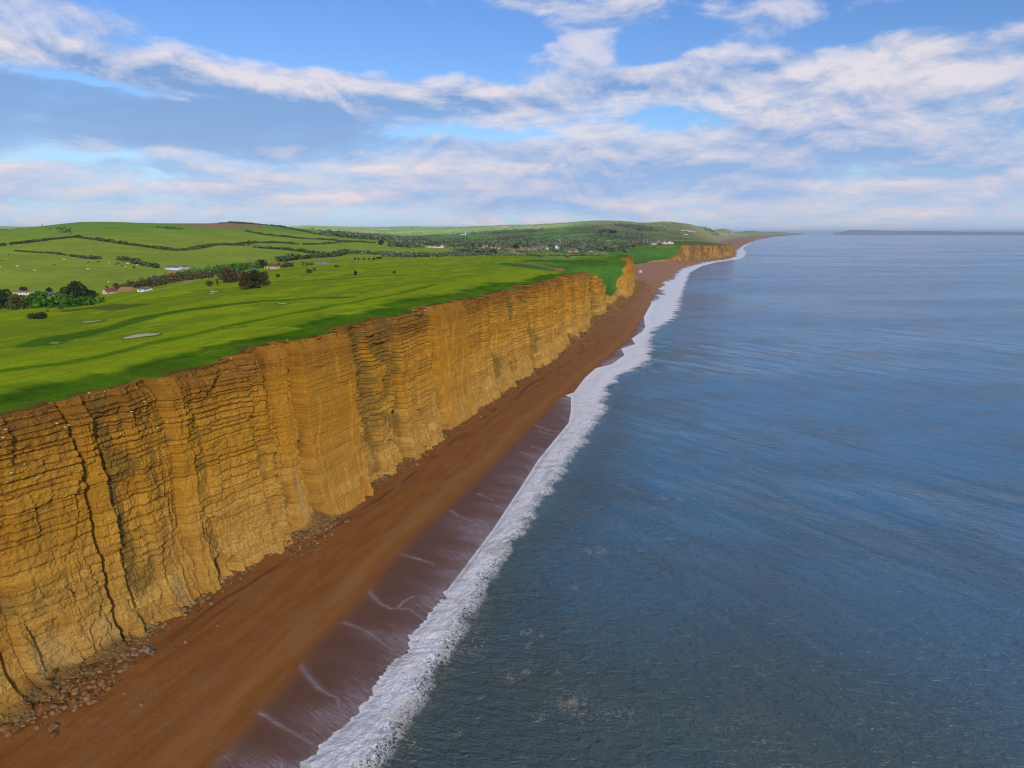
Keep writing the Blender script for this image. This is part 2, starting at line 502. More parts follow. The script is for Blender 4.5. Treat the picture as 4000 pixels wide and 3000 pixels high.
def strata(t, z):
    zz = z + 5 + 0.32 * fbm(t / 30, z / 30, 41, 3) + 0.10 * fbm(t / 3, z / 3, 42, 2) + 0.9 * np.sin(t / 61.0)
    i = np.clip(np.searchsorted(LAY, zz) - 1, 0, NL - 2)
    th = LAY[i + 1] - LAY[i]
    f = (zz - LAY[i]) / th
    ft = f * th
    n = vn(t / 5.5, i * 7.3, 43) * 0.65 + vn(t / 1.6, i * 3.1, 44) * 0.35
    blk = vn(np.floor(t / 1.9 + i * 0.37 + 0.5 * vn(t / 4, i * 1.9, 47)), i * 5.1, 45)
    hard = _h(i, i * 0 + 5, 0, 9)
    broken = sstep(vn(t / 9.0, i * 2.7, 46), 0.15, 0.5)
    prot = (hard - 0.45) * 0.9 + (n - 0.5) * 0.9 + (blk - 0.5) * 0.25
    edge = np.exp(-(ft / 0.13) ** 2) + np.exp(-((th - ft) / 0.10) ** 2)
    d = prot * (0.25 + 0.75 * broken) * np.sin(np.pi * np.clip(f, 0.02, 0.98)) ** 0.45 - 0.42 * edge * broken
    return d, i, broken * edge


def cliff_disp(t, z, zr):
    o, r = panel(t, z)
    st, li, nt = strata(t, z)
    top = sstep(z, 6, 20) * 0.65 + sstep(z, 22, 34) * 0.35
    A = (0.17 + 0.62 * top) * r
    d = o + st * A
    d = d + 0.9 * fbm(t / 9, z / 16, 51, 3) * (0.3 + 0.7 * r) + 0.42 * fbm(t / 1.9, z / 1.5, 52, 4, .6) * (0.12 + 0.5 * r) + 0.16 * fbm(t / .55, z / .5, 53, 2) * (.15 + r)
    # runnels
    run = np.abs(fbm(t / 1.1, z / 14, 54, 3))
    d = d - 0.35 * sstep(0.12 - run, 0, 0.12) * sstep(vn(t / 14, z / 11, 55), .45, .7)
    # blocky broken lower wall
    low = 1 - sstep(z, 7, 15)
    q = np.floor(t / 1.7 + 1.3 * vn(t / 3, z / 3.0, 57)) + 31 * np.floor(z / 2.3 + 1.2 * vn(t / 4, z / 5, 58))
    d = d + low * 0.75 * (_h(q.astype(np.int64), 3 + 0 * q.astype(np.int64), 0, 4) - 0.5) * np.clip(r, .4, 1)
    # sea caves, with leaning slabs beside the first
    for (ct, cz, rt, rz, dp) in ((91.8, 4.9, 1.5, 2.1, 4.6), (94.2, 3.8, .8, 1.9, 3.2), (89.6, 3.4, .5, 1.5, 1.3), (134.2, 4.2, 1.3, 2.8, 3.6), (120.0, 4.0, .5, 3.0, 1.5), (160.2, 4.0, .8, 3.0, 2.0), (71.5, 3.2, .5, 1.2, 1.2),
                             (331, 5, 1.2, 3.5, 2.0), (301, 4, 1.0, 2.0, 1.6), (216.5, 3.5, .6, 2.6, 1.8)):
        d = d - dp * np.exp(-(((t - ct) / rt) ** 2 + ((z - cz) / rz) ** 2) ** 2)
    # foot swells outward; talus
    foot = 1 - sstep(z, 0, 17)
    d = d + 1.9 * foot ** 1.6
    tal, th_ = talus(t)
    d = d + tal * np.clip(1 - (z - 1.0) / th_, 0, 1) ** 1.25 * (1 + 0.25 * fbm(t / 1.2, z, 61, 3))
    # crumbling crest
    cr = sstep(z, zr - 3.0, zr)
    d = d - cr * (0.4 + 1.9 * vn(t / 3.6, 0.5, 62) ** 2 + .9 * vn(t / 17.0, 0.5, 64) ** 2) + cr * 0.35 * fbm(t / 0.9, z / .6, 63, 3)
    return d, li, nt, r, o


def talus(t):
    a = (4.6 * gauss(t, 57, 9) + 2.0 * gauss(t, 68, 5) + 3.6 * gauss(t, 117.5, 5.5) + 1.2 * gauss(t, 103, 5) + 1.5 * gauss(t, 162, 6) + 3.5 * gauss(t, 372, 16) + 5 * gauss(t, 408, 18)
         + 7 * gauss(t, 470, 40) + 9 * gauss(t, 600, 60) + 9 * gauss(t, 800, 80) + 0.4)
    h = (1.2 + 3.4 * gauss(t, 57, 9) + 2 * gauss(t, 68, 5) + 4.2 * gauss(t, 117, 4) + 6 * gauss(t, 378, 14) + 4 * gauss(t, 470, 40) + 7 * gauss(t, 600, 60) + 10 * gauss(t, 800, 80))
    return a, h


def cliff_line(t, z):
    return Cb(t) - 1.2 - 2.4 * z / 41.0


def rim_b(t):
    z = Zr(t)
    d = cliff_disp(t, z, z)[0]
    return cliff_line(t, z) + np.where((t > -50) & (t < 985), d, 0)


# ------------------------------------------------------------------ mesh helpers
def mesh_np(name, V, Fq, mat, parent=None, smooth=True, attrs=None, cols=None, tri=False):
    me = bpy.data.meshes.new(name)
    V = np.ascontiguousarray(V, np.float32)
    Fq = np.ascontiguousarray(Fq, np.int32)
    k = Fq.shape[1]
    me.vertices.add(len(V))
    me.vertices.foreach_set('co', V.ravel())
    me.loops.add(Fq.size)
    me.loops.foreach_set('vertex_index', Fq.ravel())
    me.polygons.add(len(Fq))
    me.polygons.foreach_set('loop_start', np.arange(0, Fq.size, k, dtype=np.int32))
    me.polygons.foreach_set('loop_total', np.full(len(Fq), k, np.int32))
    me.polygons.foreach_set('use_smooth', np.full(len(Fq), smooth))
    for n, a in (attrs or {}).items():
        at = me.attributes.new(n, 'FLOAT', 'POINT')
        at.data.foreach_set('value', np.ascontiguousarray(a, np.float32).ravel())
    for n, a in (cols or {}).items():
        at = me.attributes.new(n, 'FLOAT_COLOR', 'POINT')
        c = np.ones((len(V), 4), np.float32)
        c[:, :3] = a
        at.data.foreach_set('color', c.ravel())
    me.update(calc_edges=True)
    me.validate()
    for m in (mat if isinstance(mat, list) else [mat]):
        me.materials.append(m)
    o = bpy.data.objects.new(name, me)
    COL.objects.link(o)
    if parent is not None:
        o.parent = parent
    return o


def grid_faces(nu, nv, flip=False):
    i = np.arange(nu - 1)[:, None] * nv + np.arange(nv - 1)[None]
    f = np.stack([i, i + nv, i + nv + 1, i + 1], -1).reshape(-1, 4)
    return f[:, ::-1] if flip else f


def tag(o, label=None, cat=None, group=None, kind=None):
    if label: o['label'] = label
    if cat: o['category'] = cat
    if group: o['group'] = group
    if kind: o['kind'] = kind
    return o


def geo_samples(t0, t1, f, lo):
    out = [t0]
    while out[-1] < t1:
        out.append(out[-1] + max(lo, f(out[-1])))
    return np.array(out)


# ------------------------------------------------------------------ land
def land_z(t, w, bR=None):
    """height of the land at t, w metres inland of the rim"""
    if bR is None:
        bR = rim_b(t)
    x, y = xy(t, bR - w)
    z0 = land_z0(x, y)
    k = sstep(w, 0, W0(t))
    zr = Zr(t)
    z = zr * (1 - k) + z0 * k
    # combe running back from the notch in the cliff
    g = gauss(t - 0.25 * w, 590, 62) * (1 - sstep(w, 60, 230))
    z = z - g * 9 * sstep(w, 5, 70)
    # lip and bank behind the crest
    z = z + 0.8 * np.exp(-((w - 16) / 7.0) ** 2) * (t < 500) * (0.6 + 0.8 * vn(t / 25, 0, 71)) - 0.5 * np.exp(-(w / 3.5) ** 2) * vn(t / 2.5, 0, 72)
    return z


RT = np.concatenate([np.linspace(-400, 30, 200), np.arange(30.1, 1200, 0.25), np.linspace(1201, 26000, 9000)])
RB = rim_b(RT)


def land_at(x, y):
    t, b = tb(x, y)
    r = np.interp(t, RT, RB)
    return land_z(t, np.maximum(r - b, 0), r)


def hit(px, py, dmax=12000.0):
    """where the line of sight through a pixel of the photograph meets the land"""
    d = ray(px, py)
    hl = math.hypot(d[0], d[1])
    D = np.geomspace(70, dmax, 4000)
    x, y, z = d[0] / hl * D, d[1] / hl * D, CAM_H + d[2] / hl * D
    t, b = tb(x, y)
    r = np.interp(t, RT, RB)
    lz = np.where(b < r, land_z(t, np.maximum(r - b, 0), r), -10)
    k = np.nonzero(z <= lz)[0]
    if len(k) == 0:
        k = [int(np.argmin(z - lz))]
    k = k[0]
    return float(x[k]), float(y[k]), float(lz[k])


def C1(px, py): return px / 2.212, 800 + py / 2.212                     # notes taken on enlarged crops of the photograph
def C2(px, py): return 900 + px / 2.212, 800 + py / 2.212
def C3(px, py): return 1800 + px / 3.16, 800 + py / 3.16
def C4(px, py): return 2400 + px / 3.16, 800 + py / 3.16


def hits(fn, pts):
    return [hit(*fn(*p)) for p in pts]


def inpoly(x, y, P):
    ins = np.zeros(x.shape, bool)
    n = len(P)
    for i in range(n):
        x0, y0, x1, y1 = P[i][0], P[i][1], P[(i + 1) % n][0], P[(i + 1) % n][1]
        c = ((y0 > y) != (y1 > y))
        ins ^= c & (x < (x1 - x0) * (y - y0) / (y1 - y0 + 1e-9) + x0)
    return ins


def dist_line(x, y, P):
    d = np.full(x.shape, 1e9)
    for (x0, y0, *_), (x1, y1, *_) in zip(P[:-1], P[1:]):
        vx, vy = x1 - x0, y1 - y0
        k = np.clip(((x - x0) * vx + (y - y0) * vy) / (vx * vx + vy * vy + 1e-9), 0, 1)
        d = np.minimum(d, np.hypot(x - x0 - k * vx, y - y0 - k * vy))
    return d


HEDGES = {                                                              # name, course, height, width, label
    'a': (hits(C1, [(0, 358), (150, 338), (300, 322), (430, 303), (560, 291), (650, 281)]), 2.6, 5, 'low hedge climbing from the left edge across the green hill'),
    'b': (hits(C1, [(660, 282), (780, 298), (900, 316), (1050, 340), (1200, 357), (1350, 378), (1500, 396)]), 3.4, 7, 'dark hedge descending across the middle of the big green hill'),
    'c': (hits(C1, [(1510, 398), (1620, 392), (1750, 372), (1880, 347), (2000, 350), (2120, 340), (2212, 330)]), 3.4, 7, 'dark hedge rising right from the dip of the green hill'),
    'd': (hits(C1, [(0, 394), (200, 407), (420, 420), (640, 450), (760, 466)]), 1.6, 3, 'thin low hedge along the top of the cattle pasture'),
    'e': (hits(C1, [(1020, 478), (1130, 488), (1230, 521), (1360, 546)]), 3.8, 8, 'short thick hedge running down to the grey farm roofs'),
    'f': (hits(C2, [(350, 175), (480, 200), (600, 225), (720, 250), (850, 268)]), 3.2, 6, 'hedge just below the right shoulder of the hill skyline'),
    'g': (hits(C2, [(130, 232), (300, 262), (450, 278), (600, 292), (800, 303), (1050, 318), (1250, 332)]), 3.0, 5, 'long straight hedge sloping across the upper fields towards the woods'),
    'h': (hits(C2, [(60, 342), (150, 332), (250, 330), (430, 331), (560, 342), (650, 346), (800, 342), (900, 332), (1060, 322)]), 2.8, 5, 'wavy hedge across the fields below the red ploughed hilltop'),
    'i': (hits(C2, [(210, 372), (330, 380), (500, 392), (620, 408), (760, 425), (860, 437)]), 3.6, 7, 'hedge with gaps descending right above the red roofed cottage'),
    'j': (hits(C2, [(425, 492), (560, 474), (650, 466), (780, 457), (900, 446), (970, 430), (1020, 416)]), 5.5, 12, 'broad dark hedge behind the flat green shed'),
    'k': (hits(C1, [(1980, 155), (2080, 160), (2212, 163)]) + hits(C2, [(60, 163), (200, 164), (330, 172)]), 3.0, 5, 'dark hedge on the skyline above the red ploughed field'),
}
POLYS = [
    (hits(C1, [(1480, 172), (1700, 166), (1960, 162)]) + hits(C2, [(0, 172), (180, 176), (340, 192), (200, 203), (0, 204)]) + hits(C1, [(1900, 196), (1650, 183)]), (.36, .18, .105)),
    (hits(C3, [(190, 425), (530, 405), (700, 370), (830, 385), (640, 432), (420, 452), (190, 470)]), (.15, .075, .055)),
    (hits(C3, [(1150, 485), (1400, 450), (1600, 432), (1750, 455), (1650, 478), (1300, 500)]), (.16, .08, .06)),
    (hits(C3, [(1250, 300), (1500, 285), (1710, 275), (1730, 300), (1500, 318)]), (.20, .14, .07)),
    (hits(C3, [(2090, 260), (2212, 290), (2212, 330), (2130, 300)]), (.10, .08, .05)),
    (hits(C3, [(985, 236), (1100, 246), (1060, 254), (990, 244)]), (.42, .30, .22)),
    (hits(C1, [(1210, 665), (1300, 645), (1420, 640), (1430, 690), (1250, 690)]), (.13, .09, .045)),
]
PATHS = [
    (hits(C3, [(560, 730), (900, 760), (1250, 790)]), 16.0, (.055, .150, .018)),
    (hits(C3, [(900, 690), (1300, 700), (1700, 720)]), 22.0, (.060, .155, .018)),
    (hits(C3, [(620, 702), (720, 708), (820, 722), (950, 750), (1100, 778), (1250, 800)]), 5.0, (.30, .15, .06)),
    (hits(C2, [(140, 455), (180, 490), (190, 520)]), 2.0, (.22, .17, .07)),
    (hits(C1, [(830, 468), (980, 484)]), 2.0, (.40, .34, .25)),
    (hits(C1, [(1330, 740), (1550, 690), (1690, 650)]), 3.0, (.30, .30, .16)),
    (hits(C4, [(520, 285), (700, 300), (860, 318)]), 14.0, (.40, .30, .16)),
    (hits(C4, [(1160, 398), (1300, 425), (1440, 446)]), 9.0, (.28, .25, .22)),
    (hits(C1, [(750, 465), (830, 470)]), 7.0, (.12, .07, .045)),
    (hits(C1, [(1400, 200), (1560, 215)]), 9.0, (.10, .075, .03)),
    (hits(lambda a, b: (a, b), [(141, 1346), (353, 1297), (600, 1233), (777, 1205), (1024, 1176), (1342, 1162)]), 9.0, (.075, .170, .010)),
    (hits(lambda a, b: (a, b), [(300, 1212), (400, 1197), (510, 1198)]), 12.0, (.115, .150, .018)),
    (hits(lambda a, b: (a, b), [(1090, 1100), (1350, 1087), (1560, 1077)]), 7.0, (.080, .165, .012)),
    (hits(lambda a, b: (a, b), [(0, 1450), (250, 1420), (600, 1340), (1000, 1252), (1400, 1177), (1700, 1112)]), 4.0, (.110, .215, .008)),
    (hits(C2, [(560, 602), (800, 600), (1100, 608), (1500, 600), (1900, 590), (2150, 588)]), 2.6, (.17, .13, .04)),
]
# distant field pattern
_fr = np.random.default_rng(12)
FS = []
while len(FS) < 900:
    a = math.radians(_fr.uniform(-42, 16))
    D = math.exp(_fr.uniform(math.log(1150), math.log(9000)))
    FS.append((D * math.sin(a), D * math.cos(a)))
FS = np.array(FS)
FCOL = []
for i in range(len(FS)):
    r = _fr.random()
    if r < .50: c = (.13, .28, .06)
    elif r < .75: c = (.20, .30, .06)
    elif r < .86: c = (.27, .32, .08)
    elif r < .93: c = (.07, .16, .05)
    else: c = (.22, .13, .09)
    FCOL.append(np.array(c) * _fr.uniform(.8, 1.2))
FCOL = np.array(FCOL)


def voro2(x, y):
    """nearest field and the distance to its boundary"""
    xs, ys = x.ravel(), y.ravel()
    xs = xs + 25 * fbm(xs / 220, ys / 220, 81, 2)
    ys = ys + 25 * fbm(xs / 220 + 9, ys / 220, 82, 2)
    idx = np.zeros(len(xs), int)
    gap = np.zeros(len(xs))
    for a in range(0, len(xs), 20000):
        dx = xs[a:a + 20000, None] - FS[None, :, 0]
        dy = ys[a:a + 20000, None] - FS[None, :, 1]
        d = dx * dx + dy * dy
        p = np.argpartition(d, 1, axis=1)[:, :2]
        r = np.arange(len(d))
        d0, d1 = d[r, p[:, 0]], d[r, p[:, 1]]
        sw = d0 > d1
        i0 = np.where(sw, p[:, 1], p[:, 0])
        i1 = np.where(sw, p[:, 0], p[:, 1])
        dd = np.hypot(FS[i0, 0] - FS[i1, 0], FS[i0, 1] - FS[i1, 1])
        idx[a:a + 20000] = i0
        gap[a:a + 20000] = np.abs(d1 - d0) / (2 * dd + 1e-6)
    return idx.reshape(x.shape), gap.reshape(x.shape)


VALLEY_T = curve([(-400, 400), (2600, 400)])


def far_zone(x, y):
    """1 where the small-field country lies (beyond the near hill and the golf course)"""
    D = np.hypot(x, y)
    az = np.degrees(np.arctan2(x, y))
    lim = np.interp(az, [-45, -20, -14, -9, -4, 0, 6, 12, 20], [2300, 2500, 2300, 1900, 1350, 1150, 1300, 1900, 2600])
    return sstep(D, lim, lim * 1.04), D, az


def land_color(x, y, t, w, z):
    n1 = fbm(x / 60, y / 60, 91, 4)
    n2 = fbm(x / 9, y / 9, 92, 3)
    band = fbm(t / 90, w / 7.0, 93, 3)                                  # mown strips and rough run along the coast
    fair = np.array([.265, .345, .012])
    rough = np.array([.185, .270, .014])
    olive = np.array([.270, .310, .035])
    k = sstep(band + 0.35 * n2, -0.12, 0.22)
    k = np.maximum(k, sstep(w, 16, 22) * (1 - sstep(w, 44, 50)) * 0.9)
    # rough strips between fairways
    for (w0, wd, am) in ((27, 1.5, .35), (34, 1.5, .35), (41, 1.5, .35), (53, 3.0, .9), (78, 4, .8), (112, 8, .8), (160, 8, .55), (215, 12, .5)):
        ww = w + 7 * fbm(t / 70, 0.3 + 0 * t, 94, 2) + 1.5 * n2
        k = k * (1 - am * .8 * np.exp(-((ww - w0) / wd) ** 2))
    c = rough * (1 - k[..., None]) + fair * k[..., None]
    # olive rough ground further on
    o = sstep(n1 + sstep(w, 200, 420) * .7 - .25, 0, .5) * sstep(w, 120, 260)
    c = c * (1 - .7 * o[..., None]) + olive * .7 * o[..., None]
    # lush dark margin behind the crest, then bare red-brown earth at the very edge
    ww = w + 2.5 * fbm(t / 11, 0 * t, 95, 3)
    m = .85 * (1 - sstep(ww + 3 * n2, 7, 17))
    c = c * (1 - m[..., None]) + np.array([.055, .150, .007]) * m[..., None] * (1 + .35 * n2[..., None])
    m = np.exp(-((ww - 10.5) / 1.6) ** 2) * .5
    c = c * (1 - m[..., None]) + np.array([.010, .062, .005]) * m[..., None]
    m = (1 - sstep(w + 3.0 * fbm(t / 4, w / 2.5, 96, 4), 0.8, 4.6)) * (t < 1000)
    c = c * (1 - m[..., None]) + np.array([.13, .060, .020]) * m[..., None]
    # hill pastures across the valley
    D = np.hypot(x, y)
    az = np.degrees(np.arctan2(x, y))
    lim = np.interp(az, [-45, -38, -30, -22, -15, -8, 0, 8], [470, 520, 590, 720, 900, 1050, 1120, 1500])
    h = sstep(D, lim, lim * 1.08)
    hillc = np.array([.255, .335, .035]) * (1 + .18 * n1[..., None] + .10 * n2[..., None])
    up = sstep(z, 50, 85)
    hillc = hillc * (1 - up[..., None] * np.array([.35, .12, -.1]))
    c = c * (1 - h[..., None]) + hillc * h[..., None]
    # steep dark green back of the combe and of the second cliff
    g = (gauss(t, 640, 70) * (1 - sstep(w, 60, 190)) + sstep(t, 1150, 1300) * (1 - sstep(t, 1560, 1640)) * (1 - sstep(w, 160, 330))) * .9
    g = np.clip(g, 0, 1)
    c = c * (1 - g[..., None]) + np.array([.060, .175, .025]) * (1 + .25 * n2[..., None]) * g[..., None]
    # brown scrub on top of the second cliff
    g = sstep(t, 1600, 1700) * (1 - sstep(t, 2600, 2900)) * (1 - sstep(w, 90, 260)) * .8
    c = c * (1 - g[..., None]) + np.array([.11, .10, .045]) * g[..., None]
    return c


t_l = np.concatenate([np.linspace(-400, 28, 60), geo_samples(30, 30000, lambda v: .0048 * max(v, 95), .3)])
w_l = np.concatenate([[0, .25, .5, .8, 1.1], geo_samples(1.5, 11000, lambda v: .0075 * max(v, 60), .3)])
T, W = np.meshgrid(t_l, w_l, indexing='ij')
bR = rim_b(t_l)
X, Y = xy(T, bR[:, None] - W)
Z = land_z(T, W, np.broadcast_to(bR[:, None], T.shape))
Z[:, 0] -= 0.5
colr = land_color(X, Y, T, W, Z)
fz, D_, az_ = far_zone(X, Y)
sel = (fz > 0.01) & (D_ < 12000) & (az_ < 19)
vi, vg = voro2(X[sel], Y[sel])
fc = FCOL[vi] * (1 + .12 * fbm(X[sel] / 40, Y[sel] / 40, 97, 3)[:, None])
hd = (1 - sstep(vg, 3.0, 6.5)) * (D_[sel] < 9000)
# one side of the low valley is scrub and wood
fc = fc * (1 - hd[:, None]) + np.array([.03, .06, .018]) * hd[:, None]
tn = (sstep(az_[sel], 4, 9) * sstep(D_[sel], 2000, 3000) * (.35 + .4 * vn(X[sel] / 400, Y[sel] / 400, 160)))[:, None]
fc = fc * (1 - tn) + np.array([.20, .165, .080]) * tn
sun_c = (sstep(D_[sel], 3200, 4200) * (1 - .6 * sstep(az_[sel], 3, 8)))[:, None]  # sunlit look of the distant fields, put into their cover colour
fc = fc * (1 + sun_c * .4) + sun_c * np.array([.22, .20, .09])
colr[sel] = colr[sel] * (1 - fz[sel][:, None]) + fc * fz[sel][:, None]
for P, c in POLYS:
    m = inpoly(X, Y, P)
    colr[m] = np.array(c) * (1 + .15 * fbm(X[m] / 20, Y[m] / 20, 98, 2)[:, None])
for P, wd, c in PATHS:
    m = (X > min(p[0] for p in P) - 30) & (X < max(p[0] for p in P) + 30) & (Y > min(p[1] for p in P) - 30) & (Y < max(p[1] for p in P) + 30)
    d = dist_line(X[m], Y[m], P)
    k = (1 - sstep(d + 1.0 * fbm(X[m] / 6, Y[m] / 6, 99, 2), wd * .35, wd * .65))[:, None]
    colr[m] = colr[m] * (1 - k) + np.array(c) * k
# bare shore strip behind the far beach
m = (T > 2500)
k = ((1 - sstep(W[m], 20, 60 + T[m] * .012)) * .9)[:, None]
colr[m] = colr[m] * (1 - k) + np.array([.34, .20, .11]) * k


def mat_land():
    m, t, out = new_mat("turf_and_fields")
    g = t.node('ShaderNodeNewGeometry').outputs['Position']
    c = t.attr('cover', 'Color')
    n = t.noise(g, 1.3, 6, .65)
    n2 = t.noise(g, .16, 5, .6)
    n3 = t.noise(g, 6.0, 3, .6)
    x, y, z = t.sep(g)
    # mower / drill lines along the coast
    tt = t.add(t.mul(x, float(A2[0])), t.mul(y, float(A2[1])))
    bb = t.add(t.mul(x, float(B2[0])), t.mul(y, float(B2[1])))
    st = t.noise(t.vec(t.mul(tt, .045), t.mul(bb, 0.75), 0), 1.0, 4, .6)
    f = t.m('MULTIPLY_ADD', t.sub(n, .5), .95, 1.0)
    f = t.mul(f, t.m('MULTIPLY_ADD', t.sub(n2, .5), .55, 1.0))
    f = t.mul(f, t.m('MULTIPLY_ADD', t.sub(st, .5), .75, 1.0))
    f = t.mul(f, t.m('MULTIPLY_ADD', t.sub(n3, .5), .45, 1.0))
    c = t.vm('SCALE', c, scale=f)
    straw = t.sm(t.noise(g, .55, 5, .7), .60, .78)
    c = t.mix(t.mul(straw, .30), c, (.20, .17, .05))
    h = t.add(t.mul(n, .35), t.mul(n3, .15))
    principled(t, out, c, 1.0, .0, bump=h, bump_d=.9, bump_s=.55)
    return m


land = mesh_np('ground', np.stack([X, Y, Z], -1).reshape(-1, 3), grid_faces(len(t_l), len(w_l), True), mat_land(), cols={'cover': colr.reshape(-1, 3)})
tag(land, kind='structure')

# ------------------------------------------------------------------ cliffs
def mat_cliff(pale=False):
    m, t, out = new_mat("bedded_sandstone")
    g = t.node('ShaderNodeNewGeometry').outputs['Position']
    x, y, z = t.sep(g)
    lt = t.attr('tone')
    stn = t.attr('lichen')
    smo = t.attr('plain')
    ntc = t.attr('notch')
    vert = t.noise(t.vec(t.mul(x, .8), t.mul(y, .8), t.mul(z, .10)), 1.0, 6, .65)
    bed = t.noise(t.vec(t.mul(x, .10), t.mul(y, .10), t.mul(z, 2.6)), 1.0, 5, .65)
    n = t.noise(g, .55, 7, .65)
    nf = t.noise(g, 3.2, 5, .7)
    top = t.sm(t.add(z, t.mul(t.sub(n, .5), 14.0)), 5.0, 26.0)
    c = t.mix(top, (.60, .375, .100), (.52, .265, .026))
    crest = t.sm(t.add(z, t.mul(t.sub(n, .5), 7.0)), 33.5, 39.5)
    c = t.mix(t.mul(crest, .85), c, (.19, .080, .016))
    k = t.add(t.mul(bed, .5), t.mul(lt, .5))
    c = t.mix(t.mul(t.sm(k, .30, .70), .55), c, (.30, .140, .014))
    c = t.mix(t.mul(t.sm(bed, .50, .72), .5), c, (.47, .29, .07))
    c = t.mix(t.mul(t.sm(vert, .52, .70), .42), c, (.20, .11, .035))
    c = t.mix(t.mul(t.sm(vert, .50, .30), .32), c, (.50, .27, .055))
    c = t.mix(t.mul(smo, .55), c, (.44, .20, .018))
    ln = t.sm(t.add(stn, t.mul(t.sub(n, .5), 1.1)),   .55, 1.05)
    c = t.mix(t.mul(ln, .62), c, (.135, .105, .030))
    c = t.mix(t.mul(ntc, .68), c, (.10, .042, .009))
    f = t.m('MULTIPLY_ADD', t.sub(nf, .5), 1.1, 1.0)
    c = t.vm('SCALE', c, scale=f)
    if pale:
        big = t.noise(g, .03, 4, .6)
        c = t.mix(t.sm(n, .35, .65, .2, .5), c, (.34, .22, .09))
        c = t.mix(t.mul(t.sm(t.add(t.mul(vert, .4), t.mul(big, .6)), .47, .56), .75), c, (.13, .075, .035))
    scar = t.attr('scar')
    c = t.mix(t.mul(scar, t.sm(t.add(t.mul(nf, .5), t.mul(n, .5)), .35, .6, .15, .75)), c, (.42, .29, .11))
    c = t.mix(t.mul(t.attr('debris'), .85), c, t.mix(nf, (.10, .055, .016), (.27, .15, .045)))
    h = t.add(t.add(t.mul(nf, .5), t.mul(n, .5)), t.mul(bed, .55))
    principled(t, out, c, .95, .06, bump=h, bump_d=.55, bump_s=.9)
    return m


MC = mat_cliff()
MC2 = mat_cliff(True)


def build_cliff(name, t_s, nz, pad_top, seed_shift=0.0, zlo=-0.6):
    zr = Zr(t_s)
    h = np.linspace(0, 1, nz)
    Tt = np.broadcast_to(t_s[:, None], (len(t_s), nz))
    Zz = zlo + (zr[:, None] - zlo) * h[None]
    d, li, nt, r, o = cliff_disp(Tt + seed_shift, Zz, zr[:, None])
    Bb = cliff_line(Tt, Zz) + d
    Tm = Tt + 0.0
    nn = len(pad_top)
    Tp = np.broadcast_to(t_s[:, None], (len(t_s), nn))
    Bp = Bb[:, -1:] - np.array([p[0] for p in pad_top])[None]
    Zp = Zz[:, -1:] + np.array([p[1] for p in pad_top])[None]
    Bb = np.concatenate([Bb, Bp], 1)
    Zz2 = np.concatenate([Zz, Zp], 1)
    Tm = np.concatenate([Tm, Tp], 1)
    ext = lambda a: np.concatenate([a, np.repeat(a[:, -1:], nn, 1)], 1)
    tone = ext(_h(li, li * 0 + 2, 0, 5) * .6 + .4 * vn(Tt / 8, li * 2.2, 101))
    # lichen and scrub on ledges in set-back panels
    lich = ext(np.clip(.36 - o * .22 + .75 * fbm(Tt / 7, Zz / 5, 102, 3) - .5 * (1 - r) - .25 * (Zz < 4), 0, 1))
    blobs = np.zeros(Tt.shape)
    for (ct, cz, rt, rz) in ((241, 25, 4, 16), (249, 12, 7, 6), (296, 16, 9, 11), (190, 30, 2.5, 10), (160, 30, 2.2, 14), (75, 26, 1.3, 14), (331, 20, 6, 14), (118, 24, 1.3, 10), (147, 20, 5, 7), (143, 34, 3, 4),
                             (216, 24, 2, 14), (404, 20, 10, 12), (450, 20, 8, 14), (270, 30, 4, 5), (480, 14, 9, 10), (168, 20, 5, 3), (172, 14, 5, 2), (66, 30, 3, 2)):
        blobs = np.maximum(blobs, np.exp(-((Tt - ct) / rt) ** 2 - ((Zz - cz) / rz) ** 2) * (.55 + .9 * vn(Tt / (1 + ct / 150), Zz / 2.2, 107)))
    lich = np.clip(lich + ext(blobs) * .75, 0, 1)
    scar = np.zeros(Tt.shape)
    for (ct, c0, c1, r0, r1) in ((114.6, 0, 17, 1.9, 1.0), (371, 2, 29, 10, 2.5), (82.0, 1, 9, 2.0, 1.0), (68, 2, 9.5, 2.6, 1.5), (60, 4, 10, 3.6, 2.5), (204, 2, 8, 2, 1)):
        f = (Zz - c0) / (c1 - c0)
        rr = r0 + (r1 - r0) * np.clip(f, 0, 1)
        scar = np.maximum(scar, (1 - sstep(np.abs(Tt - ct) + .8 * fbm(Tt, Zz / 4, 103, 2), rr * .7, rr * 1.1)) * sstep(f, 0, .15) * (1 - sstep(f, .8, 1.0)))
    ss = ext(scar * .8)
    ta_, th2 = talus(Tt)
    deb = ext(sstep(ta_, 1.0, 2.2) * (1 - sstep(Zz - 1.0 + .8 * fbm(Tt / 2, Zz / 2, 104, 3), th2 * .75, th2 * 1.05)))
    X, Y = xy(Tm, Bb)
    ob = mesh_np(name, np.stack([X, Y, Zz2], -1).reshape(-1, 3), grid_faces(*X.shape), MC2 if t_s[0] > 1000 else MC, smooth=False,
                 attrs={'tone': tone, 'lichen': lich, 'plain': ext(1 - np.clip(r, 0, 1)), 'notch': ext(np.clip(nt * r * (.3 + .7 * sstep(Zz, 8, 26)), 0, 1)), 'scar': ss, 'debris': deb})
    tag(ob, kind='structure')
    return ob, X, Y, Zz2, Tm, Bb


t_c = geo_samples(24, 1000, lambda v: .0013 * math.hypot(v, 84) * math.sqrt(math.hypot(v, 84) / 84) * .95, .10)
t_c = np.concatenate([np.linspace(-60, 23.5, 120), t_c])
cliff, CX, CY, CZ, CT, CB = build_cliff('cliff', t_c, 400, [(.25, .05), (.8, .0), (1.8, -.25), (4, -1.2)])
